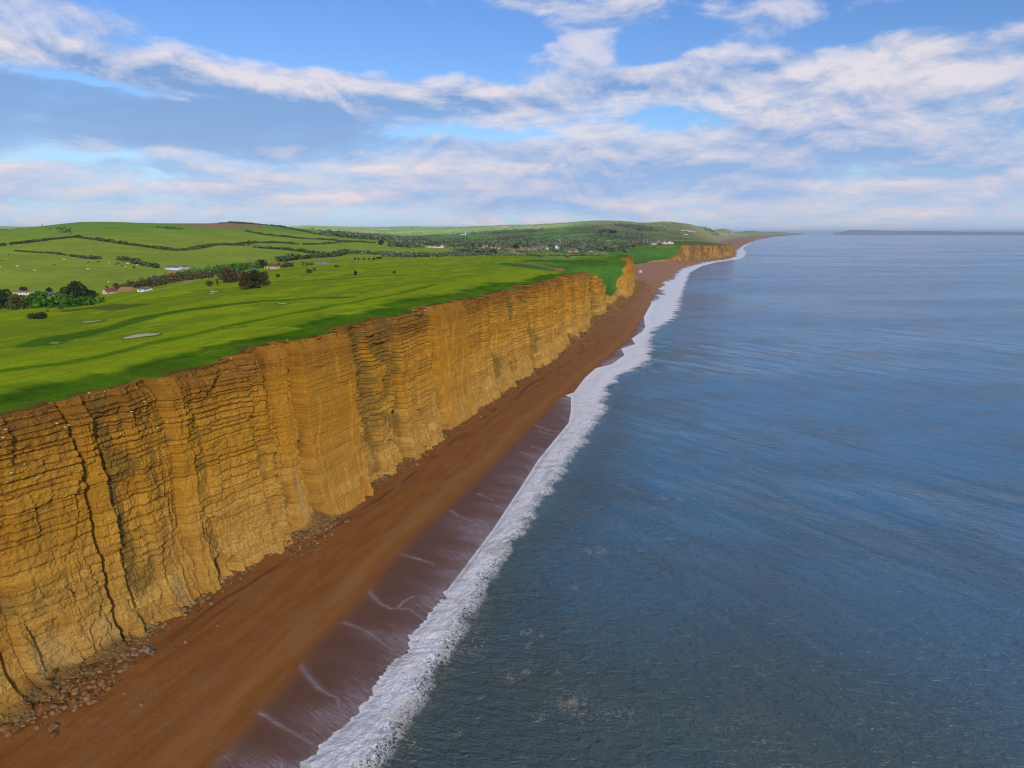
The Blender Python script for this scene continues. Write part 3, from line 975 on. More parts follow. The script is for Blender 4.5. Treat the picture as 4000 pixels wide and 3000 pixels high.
# picture position of every point of the cliff, for setting birds and stones on its ledges
_c, _s = math.cos(TH), math.sin(TH)
_f = CY * _c - (CZ - CAM_H) * _s
_u = CY * _s + (CZ - CAM_H) * _c
CPX = 2000 + F_PX * CX / _f
CPY = 1500 - F_PX * _u / _f


def on_cliff(px, py):
    d = (CPX - px) ** 2 + (CPY - py) ** 2
    d = np.where((_f > 1), d, 1e12)
    # the nearest surface among the close matches
    m = d < max(float(d.min()) * 4, 12.0)
    k = int(np.argmin(np.where(m, _f, 1e9)))
    i, j = np.unravel_index(k, CX.shape)
    return float(CX[i, j]), float(CY[i, j]), float(CZ[i, j])


t_c2 = geo_samples(1440, 2545, lambda v: 2.2, 1)
build_cliff('cliff', t_c2, 90, [(1, .1), (6, -.8), (16, -3)], seed_shift=-1380.0)

# ------------------------------------------------------------------ beach
STREAKS = [[(-2, 1320), (8, 1345), (50, 1360), (130, 1405), (230, 1450), (330, 1500)], [(270, 1090), (310, 1130), (360, 1185), (430, 1225), (480, 1240), (500, 1330), (540, 1420)],
           [(655, 610), (690, 660), (740, 700), (800, 720), (900, 715), (950, 745), (1010, 785)], [(830, 715), (880, 670), (930, 645)], [(520, 815), (640, 850), (700, 885), (760, 930), (810, 955)],
           [(860, 415), (960, 435), (1050, 460)], [(1145, 150), (1190, 180), (1290, 205)], [(1310, 50), (1400, 80)], [(260, 1070), (300, 1110)]]
STREAKS = [[atz(1000 + p[0] / 1.508, 1900 + p[1] / 1.508, .5) for p in L] for L in STREAKS]
STREAKS += [[atz(1800 + p[0] / 2.765, 1300 + p[1] / 2.765, .5) for p in L] for L in
            [[(410, 1605), (540, 1620)], [(520, 1535), (700, 1575)], [(650, 1290), (740, 1315)], [(760, 1225), (900, 1250)], [(780, 1000), (950, 1050), (1150, 1050)], [(840, 1060), (960, 1090), (1090, 1100)],
             [(1095, 905), (1210, 960)], [(710, 1430), (760, 1500), (870, 1540)], [(760, 1380), (870, 1400)]]]
t_b = np.concatenate([np.linspace(-200, 34, 60), geo_samples(35, 24000, lambda v: .0035 * max(v, 75), .2)])
f_b = np.linspace(0, 1, 170)
TB, FB = np.meshgrid(t_b, f_b, indexing='ij')
BB = (Cb(TB) - 9) * (1 - FB) + (Lb(TB) + 16) * FB
XB, YB = xy(TB, BB)
ZB = np.minimum(beach_z(TB, BB), 4.3)
ta, th_ = talus(TB)
ZB += np.where(TB < 985, 1, 0) * np.minimum(ta, 4) * .32 * np.exp(-np.clip(BB - Cb(TB), 0, 99) / (1.0 + ta * .8)) * (1 + .6 * fbm(TB / 1.5, BB / 1.5, 111, 3))
wetd = BB - (Wb(TB) + .8 * fbm(TB / 9, 0 * TB, 112, 3) * np.clip(TB / 150, 1, 6))
lnd = BB - Lb(TB)
strand = np.zeros(TB.shape)
for (o_, a_, s_n) in ((5.2, 1.0, 151), (7.6, .5, 153)):
    q_ = BB - (Cb(TB) + 1.0 + o_ * (.8 + .25 * fbm(TB / 22, 0 * TB, s_n, 3)) * np.clip(TB / 160, 1, 2.2))
    strand = np.maximum(strand, a_ * np.exp(-(q_ / (.22 + TB * .0012)) ** 2) * sstep(vn(TB / 6, 0 * TB + s_n, s_n), .3, .7))
berm = np.exp(-((BB - Wb(TB) + 4.5 + 1.2 * fbm(TB / 30, 0 * TB, 155, 2)) / 2.0) ** 2)
ZB += .12 * berm * (TB < 985)
stk = np.zeros(TB.shape)
m = TB < 330
for L in STREAKS:
    d = dist_line(XB[m], YB[m], L)
    stk[m] = np.maximum(stk[m], (.75 * np.exp(-(d / (.09 + TB[m] * .0006)) ** 2) + .30 * np.exp(-(d / .6) ** 2)) * (.35 + .65 * vn(TB[m] * 1.5, BB[m] * 1.5, 6)))


def mat_beach():
    m, t, out = new_mat("shingle")
    g = t.node('ShaderNodeNewGeometry').outputs['Position']
    wd, ld, sk = t.attr('wet'), t.attr('water'), t.attr('streak')
    tc, bc = t.attr('along'), t.attr('across')
    n = t.noise(g, .12, 5, .6)
    nf = t.noise(g, 7.0, 4, .75)
    nm = t.noise(t.vec(t.mul(tc, .10), t.mul(bc, .55), 0), 1.0, 5, .6)
    c = t.mix(t.sm(nm, .35, .65), (.225, .084, .018), (.265, .108, .026))
    c = t.mix(t.mul(t.sm(n, .45, .65), .4), c, (.25, .12, .045))
    gr = t.noise(g, 1.9, 5, .7)
    c = t.vm('SCALE', c, scale=t.m('MULTIPLY_ADD', t.add(t.sub(nf, .5), t.mul(t.sub(gr, .5), .5)), 1.1, 1.0))
    c = t.mix(t.mul(t.attr('berm'), .35), c, (.33, .16, .055))
    c = t.mix(t.mul(t.attr('strand'), t.sm(nf, .3, .6, .3, .9)), c, (.055, .035, .025))
    k = t.sm(t.add(t.add(wd, t.mul(t.sub(nm, .5), 3.2)), t.mul(t.sub(nf, .5), 1.2)), -1.6, 2.4)
    wet = t.vm('SCALE', (.130, .060, .036), scale=t.m('MULTIPLY_ADD', t.sub(nf, .5), .9, 1.0))
    c = t.mix(k, c, wet)
    c = t.mix(t.mul(t.sm(tc, 150.0, 1100.0), t.m('MULTIPLY_ADD', k, -.5, .8)), c, t.vm('SCALE', (.42, .215, .115), scale=t.m('MULTIPLY_ADD', t.sub(gr, .5), .8, 1.0)))  # sunlight farther along the beach, painted as a paler shingle colour
    # backwash: threads of foam drawn down the slope
    ncoarse = t.noise(t.vec(t.mul(tc, .10), t.mul(bc, .03), 4), 1.0, 3, .5)
    th = t.noise(t.vec(t.add(t.mul(tc, 2.6), t.mul(bc, .9)), t.mul(bc, .26), 1), 1.0, 6, .75, .25)
    near = t.sm(t.add(ld, t.mul(t.sub(ncoarse, .5), 34.0)), -13.0, 4.0)
    th2 = t.noise(t.vec(t.add(t.mul(tc, 7.0), t.mul(bc, 2.2)), t.mul(bc, .5), 3), 1.0, 4, .7, .2)
    f = t.m('MULTIPLY_ADD', near, .20, t.sm(t.add(t.mul(th, .5), t.add(t.mul(th2, .5), t.mul(near, .24))), .60, .86, 0, .85))
    f = t.mul(f, t.sm(near, .02, .35))
    spk = t.sm(t.noise(g, 5.0, 3, .7), .35, .65, .35, 1.0)
    f = t.m('MAXIMUM', t.mul(t.mul(f, spk), .55), t.mul(t.mul(sk, t.sm(nf, .3, .6, .4, 1.0)), .50))
    f = t.mul(f, t.sm(wd, -.6, .6))
    c = t.mix(f, c, (.60, .60, .68))
    rough = t.m('MULTIPLY_ADD', k, -.50, .92)
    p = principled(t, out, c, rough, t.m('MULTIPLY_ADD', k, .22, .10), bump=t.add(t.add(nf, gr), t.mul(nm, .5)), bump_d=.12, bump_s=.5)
    return m


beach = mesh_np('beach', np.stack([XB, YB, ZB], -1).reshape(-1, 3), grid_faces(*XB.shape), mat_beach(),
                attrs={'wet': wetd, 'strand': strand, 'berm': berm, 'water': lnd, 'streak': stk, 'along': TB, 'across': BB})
tag(beach, kind='structure')

# ------------------------------------------------------------------ sea
CR = np.array([13.0, -19.0])
CR /= np.linalg.norm(CR)                                                # crest direction of the chop
CN = np.array([-CR[1], CR[0]])


def swell(x, y, t, b):
    u = x * CN[0] + y * CN[1]
    v = x * CR[0] + y * CR[1]
    k = sstep(b - Lb(t), .5, 6)
    z = k * .22 * fbm(u / 9.0, v / 34.0, 121, 3)
    z = z + k * .16 * np.sin((b - Lb(t) + 2.5 * fbm(t / 40, b / 30, 122, 2)) / 3.1) * np.exp(-np.abs(b - Lb(t) - 10) / 16)
    # back of the breaking wave
    crest = Ob(t) - 1.0
    z = z + .6 * np.exp(-((b - crest) / 2.4) ** 2) * (t < 700) * (.55 + .6 * vn(t / 16, 0 * t, 124))
    return z


t_s = np.concatenate([np.linspace(-300, 28, 60), geo_samples(30, 90000, lambda v: .0055 * max(v, 60), .2)])
w_s = np.concatenate([np.arange(-26, 6, .4), geo_samples(6.2, 90000, lambda v: .012 * max(v, 35), .3)])
TS, WS = np.meshgrid(t_s, w_s, indexing='ij')
BS = Lb(TS) + WS + np.where(WS > 0, 0, 0)
XS, YS = xy(TS, BS)
Dd = np.hypot(XS, YS)
ZS = swell(XS, YS, TS, BS) * (1 - sstep(Dd, 250, 900))
ZS -= .5 * (1 - sstep(WS, -6, 0))
sil = np.maximum(.88 * np.exp(-np.clip(Dd - 88, 0, None) / 75.0), np.exp(-np.clip(BS - Ob(TS), 0, None) / 30.0) * (.25 + .75 * np.exp(-np.clip(TS - 90, 0, None) / 150)))


def mat_sea():
    m, t, out = new_mat("sea_water")
    g = t.node('ShaderNodeNewGeometry').outputs['Position']
    x, y, z = t.sep(g)
    u = t.add(t.mul(x, float(CN[0])), t.mul(y, float(CN[1])))
    v = t.add(t.mul(x, float(CR[0])), t.mul(y, float(CR[1])))
    # short wind ripples run more across the view than the longer chop does
    ru = t.add(t.mul(x, .28), t.mul(y, .96))
    rv = t.add(t.mul(x, .96), t.mul(y, -.28))
    w1 = t.noise(t.vec(t.mul(ru, .72), t.mul(rv, .30), 0), 1.0, 4, .62, .6)
    w6 = t.noise(t.vec(t.mul(ru, 1.9), t.mul(rv, .75), 4), 1.0, 3, .6, .5)
    w2 = t.noise(t.vec(t.mul(u, .22), t.mul(v, .07), 2), 1.0, 3, .5, .4)
    u3 = t.add(u, t.mul(v, .45))
    w3 = t.noise(t.vec(t.mul(u3, 2.7), t.mul(v, 1.15), 5), 1.0, 3, .6, .3)
    w4 = t.noise(t.vec(t.mul(u, .028), t.mul(v, .008), 8), 1.0, 3, .5)
    w5 = t.noise(t.vec(t.mul(x, .0022), t.mul(y, .0075), 8), 1.0, 4, .55)
    sil = t.attr('silt')
    c = t.mix(sil, (.030, .205, .400), (.056, .080, .052))
    patch = t.sm(t.noise(g, .035, 4, .55), .40, .65)
    c = t.mix(t.mul(patch, .35), c, (.045, .060, .045))
    # floating scum and drifting lace of old foam
    sc = t.attr('scum')
    lace = t.noise(g, .42, 6, .68, 1.4)
    rid = t.m('ABSOLUTE', t.sub(lace, .5))
    veins = t.sm(rid, .035, .004)
    zone = t.sm(t.add(sil, t.mul(t.sub(t.noise(g, .07, 4, .6), .5), 1.7)), .84, 1.34)
    f = t.mul(veins, t.mul(zone, .60))
    c = t.mix(f, c, (.34, .34, .32))
    sn = t.noise(g, 1.1, 6, .72, .8)
    fs = t.mul(t.sm(t.add(sc, t.mul(t.sub(sn, .5), 2.4)), .62, 1.0), .55)
    c = t.mix(fs, c, (.36, .31, .20))
    h = t.add(t.add(t.mul(w1, 1.15), t.mul(w2, .9)), t.add(t.add(t.mul(w3, .15), t.mul(w6, .42)), t.mul(w4, 1.3)))
    rg = t.add(t.sm(w5, .38, .66, .05, .20), t.mul(fs, .5))
    principled(t, out, c, rg, .9, bump=h, bump_d=.95, bump_s=1.0, ior=1.333)
    return m


scum = np.zeros(TS.shape)
m = TS < 500
for (px, py, r) in ((2305, 2155, 3.0), (2345, 2158, 3.2), (2240, 2295, 1.8), (2060, 2465, 2.4), (2065, 2520, 1.8), (2110, 2485, 1.5), (2055, 2625, 1.6), (1990, 2650, 1.5), (2240, 2750, 2.4),
                    (2200, 2770, 2.0), (2110, 2800, 1.6), (2585, 1945, 3.0), (2655, 1948, 2.2), (2615, 2105, 2.2), (2505, 2150, 1.6), (2170, 2630, 1.2), (1880, 2720, 1.2), (2400, 1350, 1), (1600, 2900, 1.4), (1780, 2860, 1.5)):
    q = atz(px, py, 0)
    scum[m] = np.maximum(scum[m], .85 * np.exp(-(((XS[m] - q[0]) ** 2 + (YS[m] - q[1]) ** 2) / (r * r))))
sea = mesh_np('sea', np.stack([XS, YS, ZS], -1).reshape(-1, 3), grid_faces(*XS.shape), mat_sea(), attrs={'silt': sil, 'scum': scum})
tag(sea, kind='structure')

# ------------------------------------------------------------------ breaking wave and its foam
t_f = geo_samples(4, 5200, lambda v: .00125 * max(v, 80), .1)
f_f = np.linspace(-.12, 1.25, 150)
TF, FF = np.meshgrid(t_f, f_f, indexing='ij')
sc_ = np.clip(TF / 130, .8, 5)
cusp = (2.6 + 1.0 * sstep(TF, 230, 300)) * (1.0 * np.abs(fbm(TF / (5 * sc_), 0 * TF, 131, 3)) + .45 * fbm(TF / (1.3 * sc_), 0 * TF, 132, 3)) * np.clip(TF / 140, .5, 3.5)
L0 = Lb(TF) - cusp + .1
O0 = Ob(TF) + .7 * fbm(TF / 5, 0 * TF, 133, 3) * np.clip(TF / 100, 1, 6)
BF = L0 * (1 - FF) + O0 * FF
XF, YF = xy(TF, BF)
wid = O0 - L0
steep = (1 - sstep(TF, 170, 330))                                       # near the camera the wave is still tumbling
ff = np.clip(FF, 0, 1)
prof_ = np.sin(np.pi * np.clip(FF, 0, 1)) ** .75 * sstep(FF, -.02, .22)
lump = .55 * fbm(XF / .9, YF / .9, 134, 4, .6) + .30 * np.abs(fbm(XF / .35, YF / .35, 135, 3)) + .5 * fbm(XF / 2.6, YF / 2.6, 136, 2)
ZF = np.maximum(beach_z(TF, BF), swell(XF, YF, TF, BF) * (1 - sstep(TF, 250, 900))) + .05
ZF = ZF + prof_ * (.10 + .45 * steep) * (.75 + .5 * vn(TF / 7, 0 * TF, 137)) + lump * prof_ * (.08 + .19 * steep)
edge_in = FF * wid                                                      # metres from the landward lip
edge_out = (1 - FF) * wid


def mat_foam():
    m, t, out = new_mat("surf_foam")
    g = t.node('ShaderNodeNewGeometry').outputs['Position']
    ein, eout, stp = t.attr('lip'), t.attr('tail'), t.attr('tumble')
    n = t.noise(g, 2.0, 6, .70, .9)
    nf = t.noise(g, 7.0, 5, .7)
    big = t.noise(g, .25, 4, .55)
    # solid to landward, torn into lace to seaward
    x, y, z = t.sep(g)
    r = t.m('ABSOLUTE', t.sub(t.noise(g, 1.5, 6, .70, .9), .5))
    lace = t.m('MULTIPLY', t.sm(r, .13, .01), .7)
    body = t.sm(t.add(t.add(eout, t.mul(t.sub(big, .5), 5.0)), t.mul(t.sub(n, .5), 7.0)), .2, 2.6)
    a = t.m('MAXIMUM', body, t.mul(lace, t.sm(t.add(eout, t.mul(t.sub(big, .5), 5.0)), -2.0, 1.2)))
    a = t.mul(a, t.sm(t.add(a, t.mul(t.sub(nf, .5), .9)), .22, .55))
    a = t.mul(a, t.sm(t.add(ein, t.mul(t.sub(nf, .5), .5)), -.10, .25))
    a = t.m('MULTIPLY', a, .98, clamp=True)
    k = t.sm(t.add(t.mul(n, .6), t.mul(nf, .4)), .36, .60)
    c = t.mix(k, (.56, .58, .60), (.96, .96, .95))
    c = t.mix(t.mul(t.sm(big, .50, .68), t.mul(stp, .55)), c, (.42, .39, .28))
    principled(t, out, c, .7, .25, bump=t.add(n, t.mul(nf, .6)), bump_d=.22, bump_s=.6, alpha=a)
    return m


foam = mesh_np('foam', np.stack([XF, YF, ZF], -1).reshape(-1, 3), grid_faces(*XF.shape), mat_foam(), attrs={'lip': edge_in, 'tail': edge_out, 'tumble': steep})
tag(foam, kind='stuff')
# thin spent wash lying on the shingle further along
t_w = geo_samples(205, 3000, lambda v: .003 * v, .3)
f_w = np.linspace(0, 1, 24)
TW, FW = np.meshgrid(t_w, f_w, indexing='ij')

# ------------------------------------------------------------------ far headland
hp = []
for (px, py, dep) in ((3258, 910, 0), (3290, 906, 400), (3322, 898.0, 700), (3374, 898.5, 900), (3480, 901, 1000), (3600, 902.5, 1000), (3740, 904.5, 1000), (3870, 906, 1000), (4000, 907.5, 1000), (4150, 908.6, 700), (4300, 909, 200)):
    D = 24000.0
    d = ray(px, py)
    hl = math.hypot(d[0], d[1])
    z = CAM_H + D * d[2] / hl
    hp.append((d[0] / hl, d[1] / hl, max(z, 3), dep))
nn = 400
ii = np.linspace(0, len(hp) - 1, nn)
HP = np.array(hp)
hx, hy, hz, hdp = [np.interp(ii, np.arange(len(hp)), HP[:, k]) for k in range(4)]
hz = hz + 5 * fbm(ii * 3, 0 * ii, 141, 3)
rows = []
for (fr, dd) in ((-.02, -60), (.35, 0), (.8, 60), (1.0, 160), (1.0, 600), (.9, 1200), (0, 2500)):
    rr = 24000 + dd + hdp * .1
    rows.append(np.stack([hx * rr, hy * rr, hz * fr - 2], -1))
HV = np.stack(rows, 1).reshape(-1, 3)
m_h, t_, o_ = new_mat('headland_scrub')
principled(t_, o_, t_.mix(t_.noise(t_.node('ShaderNodeNewGeometry').outputs['Position'], .004, 4), (.16, .20, .20), (.26, .28, .30)), .95, .05)
hl_ = mesh_np('headland', HV, grid_faces(nn, 7), m_h)
tag(hl_, kind='structure')

# ------------------------------------------------------------------ haze
def build_haze():
    m, t, out = new_mat('haze_air')
    v = t.node('ShaderNodeVolumePrincipled')
    v.inputs['Color'].default_value = (.60, .79, 1.0, 1)
    v.inputs['Density'].default_value = 3.2e-5
    v.inputs['Anisotropy'].default_value = 0.0
    t.l.new(v.outputs[0], out.inputs['Volume'])
    lo, hi = np.array([-27000., -3000., -30.]), np.array([62000., 62000., 190.])
    V = np.array([[x, y, z] for x in (lo[0], hi[0]) for y in (lo[1], hi[1]) for z in (lo[2], hi[2])])
    Fq = np.array([[0, 1, 3, 2], [4, 6, 7, 5], [0, 4, 5, 1], [2, 3, 7, 6], [0, 2, 6, 4], [1, 5, 7, 3]])
    o = mesh_np('haze', V, Fq, m, smooth=False)
    tag(o, kind='stuff')


# ------------------------------------------------------------------ solid-shape helpers for the objects
class MB:
    def __init__(s):
        s.v, s.f = [], []

    def quad_pts(s, P):
        i = len(s.v)
        s.v += [tuple(p) for p in P]
        s.f.append(tuple(range(i, i + len(P))))

    def box(s, x0, x1, y0, y1, z0, z1):
        i = len(s.v)
        s.v += [(x, y, z) for z in (z0, z1) for (x, y) in ((x0, y0), (x1, y0), (x1, y1), (x0, y1))]
        s.f += [(i, i + 3, i + 2, i + 1), (i + 4, i + 5, i + 6, i + 7)] + [(i + k, i + (k + 1) % 4, i + 4 + (k + 1) % 4, i + 4 + k) for k in range(4)]

    def gable(s, x0, x1, y0, y1, z0, h, th=.18):
        """pitched slab roof, ridge along x"""
        ym = (y0 + y1) / 2
        for a in (0, 1):
            ye = y0 if a == 0 else y1
            P = [(x0, ye, z0), (x1, ye, z0), (x1, ym, z0 + h), (x0, ym, z0 + h)]
            i = len(s.v)
            s.v += P + [(p[0], p[1], p[2] + th) for p in P]
            s.f += [(i, i + 1, i + 2, i + 3), (i + 4, i + 7, i + 6, i + 5)] + [(i + k, i + 4 + k, i + 4 + (k + 1) % 4, i + (k + 1) % 4) for k in range(4)]

    def hip(s, x0, x1, y0, y1, z0, h):
        ym, r = (y0 + y1) / 2, (y1 - y0) / 2
        i = len(s.v)
        s.v += [(x0, y0, z0), (x1, y0, z0), (x1, y1, z0), (x0, y1, z0), (x0 + r, ym, z0 + h), (x1 - r, ym, z0 + h)]
        s.f += [(i, i + 1, i + 5, i + 4), (i + 1, i + 2, i + 5), (i + 2, i + 3, i + 4, i + 5), (i + 3, i, i + 4), (i, i + 3, i + 2, i + 1)]

    def tube(s, pts, rad, n=7, caps=True):
        rings = []
        for k, p in enumerate(pts):
            p = Vector(p)
            a = Vector(pts[min(k + 1, len(pts) - 1)]) - Vector(pts[max(k - 1, 0)])
            a.normalize()
            u = a.orthogonal().normalized()
            w = a.cross(u)
            i = len(s.v)
            for j in range(n):
                an = 2 * math.pi * j / n
                q = p + (u * math.cos(an) + w * math.sin(an)) * rad[k]
                s.v.append(tuple(q))
            rings.append(i)
        for a, b in zip(rings[:-1], rings[1:]):
            s.f += [(a + j, a + (j + 1) % n, b + (j + 1) % n, b + j) for j in range(n)]
        if caps:
            s.f += [tuple(rings[0] + j for j in reversed(range(n))), tuple(rings[-1] + j for j in range(n))]

    def mesh(s, name, mat, smooth=False):
        me = bpy.data.meshes.new(name)
        me.from_pydata([tuple(map(float, v)) for v in s.v], [], s.f)
        if smooth:
            me.polygons.foreach_set('use_smooth', [True] * len(me.polygons))
        me.materials.append(mat)
        me.update()
        return me

    def build(s, name, mat, parent=None, smooth=False):
        o = bpy.data.objects.new(name, s.mesh(name, mat, smooth))
        COL.objects.link(o)
        if parent is not None:
            o.parent = parent
        return o


def empty(name, loc, rz=0.0, sc=1.0):
    o = bpy.data.objects.new(name, None)
    o.empty_display_size = .5
    COL.objects.link(o)
    o.location = loc
    o.rotation_euler = (0, 0, rz)
    o.scale = (sc, sc, sc)
    return o


def kids(o):
    return [c for c in bpy.data.objects if c.parent == o]


def copy_tree(o, children=None):
    c = o.copy()
    COL.objects.link(c)
    for k in (children if children is not None else []):
        d = k.copy()
        COL.objects.link(d)
        d.parent = c
    return c


def simple_mat(name, col, rough=.85, nscale=1.5, amt=.35, spec=.2, bump=0.0):
    m, t, out = new_mat(name)
    tc = t.node('ShaderNodeTexCoord').outputs['Object']
    n = t.noise(tc, nscale, 5, .65)
    c = t.vm('SCALE', col, scale=t.m('MULTIPLY_ADD', t.sub(n, .5), amt * 2, 1.0))
    principled(t, out, c, rough, spec, bump=n if bump else None, bump_d=bump or 1, bump_s=.6)
    return m


def roof_mat(name, col):
    m, t, out = new_mat(name)
    tc = t.node('ShaderNodeTexCoord').outputs['Object']
    x, y, z = t.sep(tc)
    w = t.m('SINE', t.mul(z, 26.0))
    n = t.noise(tc, 1.2, 5, .7)
    f = t.m('MULTIPLY_ADD', w, .12, t.m('MULTIPLY_ADD', t.sub(n, .5), .8, 1.0))
    principled(t, out, t.vm('SCALE', col, scale=f), .85, .15)
    return m


def leaf_mat(name, c0, c1, c2=None):
    m, t, out = new_mat(name)
    g = t.node('ShaderNodeNewGeometry')
    rnd = g.outputs['Random Per Island']
    n = t.noise(g.outputs['Position'], .22, 3, .6)
    c = t.mix(t.sm(t.add(t.mul(rnd, .6), t.mul(n, .6)), .25, .85), c0, c1)
    if c2:
        c = t.mix(t.sm(rnd, .86, .9), c, c2)
    principled(t, out, c, .9, .05)
    return m


M = dict(
    cream=simple_mat('cream_render', (.62, .50, .34)), white=simple_mat('white_render', (.78, .77, .74), amt=.12), stone=simple_mat('tan_stone', (.42, .30, .19)),
    grey=simple_mat('grey_metal', (.22, .25, .29)), dark=simple_mat('dark_glass', (.03, .035, .04), .3, spec=.5), wood=simple_mat('orange_boards', (.45, .20, .07)),
    rred=roof_mat('red_brown_tiles', (.20, .075, .055)), rorange=roof_mat('orange_tiles', (.42, .17, .085)), rgrey=roof_mat('grey_slates', (.12, .13, .17)), rgreen=roof_mat('green_grey_sheeting', (.20, .27, .25)),
    rbrown=roof_mat('brown_tiles', (.24, .15, .10)), bark=simple_mat('bark', (.075, .055, .04)), sand=simple_mat('bunker_sand', (.50, .41, .24), nscale=.6, amt=.15),
    lip=simple_mat('bunker_turf_lip', (.09, .16, .012)),
    l_dark=leaf_mat('dark_leaves', (.018, .035, .012), (.055, .085, .030)), l_olive=leaf_mat('olive_leaves', (.07, .075, .022), (.15, .15, .05)),
    l_bright=leaf_mat('fresh_leaves', (.035, .10, .012), (.09, .20, .03)), l_brown=leaf_mat('bronze_leaves', (.055, .045, .025), (.13, .10, .05)),
    l_hedge=leaf_mat('hedge_leaves', (.045, .085, .022), (.11, .165, .045), (.13, .10, .05)), l_blossom=leaf_mat('blossom_leaves', (.05, .10, .04), (.12, .19, .08), (.32, .34, .28)),
    l_wood=leaf_mat('woodland_leaves', (.12, .16, .08), (.18, .22, .105)),
    feather=simple_mat('white_feathers', (.82, .82, .80), amt=.06), wing=simple_mat('grey_wing', (.40, .42, .45), amt=.1), beak=simple_mat('yellow_beak', (.6, .4, .05)),
    cowb=simple_mat('black_hide', (.02, .018, .016)), coww=simple_mat('white_hide', (.75, .70, .62), amt=.12), plastic=simple_mat('white_panels', (.82, .82, .82), amt=.08),
    rubber=simple_mat('black_rubber', (.02, .02, .02)),
)


def cards(C, size, rg, tilt=1.0):
    """small leaf-cluster quads at the centres C, sizes 'size'"""
    n = len(C)
    nrm = rg.normal(size=(n, 3))
    nrm[:, 2] = np.abs(nrm[:, 2]) * tilt + .25
    nrm /= np.linalg.norm(nrm, axis=1)[:, None]
    a = np.cross(nrm, rg.normal(size=(n, 3)))
    a /= np.linalg.norm(a, axis=1)[:, None]
    b = np.cross(nrm, a)
    s = (size * np.ones(n) * rg.uniform(.6, 1.3, n))[:, None]
    a, b = a * s, b * s * rg.uniform(.5, 1.0, n)[:, None]
    V = np.stack([C - a, C - b * .9, C + a * .9, C + b], 1).reshape(-1, 3)
    return V, np.arange(4 * n).reshape(-1, 4)


def tree_mesh(seed, h, r, mat, leaves=1500, leaf=.45, low=.18, shape=1.0):
    """crown as clumps of leaves round limbs; returns (trunk mesh, crown mesh)"""
    rg = np.random.default_rng(seed)
    mb = MB()
    lean = rg.uniform(-.06, .06, 2) * h
    top = (lean[0], lean[1], h * .72)
    mb.tube([(0, 0, -.4), (lean[0] * .2, lean[1] * .2, h * .2), (lean[0] * .6, lean[1] * .6, h * .45), top], [h * .034, h * .026, h * .018, h * .006])
    clumps = []
    nb = 11
    for k in range(nb):
        an = 2.4 * k + rg.uniform(-.3, .3)
        zz = h * (low + (0.92 - low) * (k + .5) / nb) * rg.uniform(.92, 1.05)
        f = (zz / h - low) / (1 - low)
        rr = r * math.sin(math.pi * min(max(.16 + .80 * f, 0), 1)) ** (.6 * shape) * rg.uniform(.5, .85)
        p = np.array([math.cos(an) * rr + lean[0] * f, math.sin(an) * rr + lean[1] * f, zz])
        z0 = min(zz * .62, h * .6)
        mb.tube([(lean[0] * z0 / h, lean[1] * z0 / h, z0), tuple(p * .6 + np.array([0, 0, zz * .38])), tuple(p)], [h * .012, h * .008, h * .003], 5)
        clumps.append((p, r * rg.uniform(.34, .56)))
    clumps.append((np.array([lean[0], lean[1], h * .86]), r * .42))
    clumps.append((np.array([lean[0] * .5, lean[1] * .5, h * .55]), r * .62))
    C = []
    wts = np.array([c[1] ** 2 for c in clumps])
    for (c, cr), w in zip(clumps, wts / wts.sum()):
        n = int(leaves * w)
        d = rg.normal(size=(n, 3))
        d /= np.linalg.norm(d, axis=1)[:, None]
        q = cr * rg.uniform(.55, 1.08, n) ** .6
        d[:, 2] *= .78
        C.append(c + d * q[:, None])
    C = np.concatenate(C)
    C = C[C[:, 2] > h * low * .35]
    V, Fq = cards(C, leaf, rg)
    return mb, V, Fq


TREES = 0


def place_tree(px, py, wpx, hpx, mat, label, cat='tree', name='tree', group=None, fn=None, leaves=1300, low=.12, shape=1.0, sink=0.0):
    """a tree whose foot is at pixel (px, py) and whose crown is about wpx by hpx pixels of the photograph"""
    global TREES
    TREES += 1
    if fn:
        px, py = fn(px, py)
        kk = fn(1, 0)[0] - fn(0, 0)[0]
        wpx, hpx = wpx * kk, hpx * kk
    x, y, z = hit(px, py)
    D = math.hypot(x, y) * math.cos(math.atan2(x, y))
    k = D / F_PX * 1.0
    h, r = hpx * k, wpx * k / 2
    leaf = max(.30, D * .00095, r * .10)
    mb, V, Fq = tree_mesh(100 + TREES, h, r, mat, leaves, leaf, low, shape)
    root = empty(name, (x, y, z - sink), random.uniform(0, 6))
    mb.build('trunk', M['bark'], root, True)
    mesh_np('crown', V, Fq, mat, root, smooth=False)
    tag(root, label, cat, group)
    return root


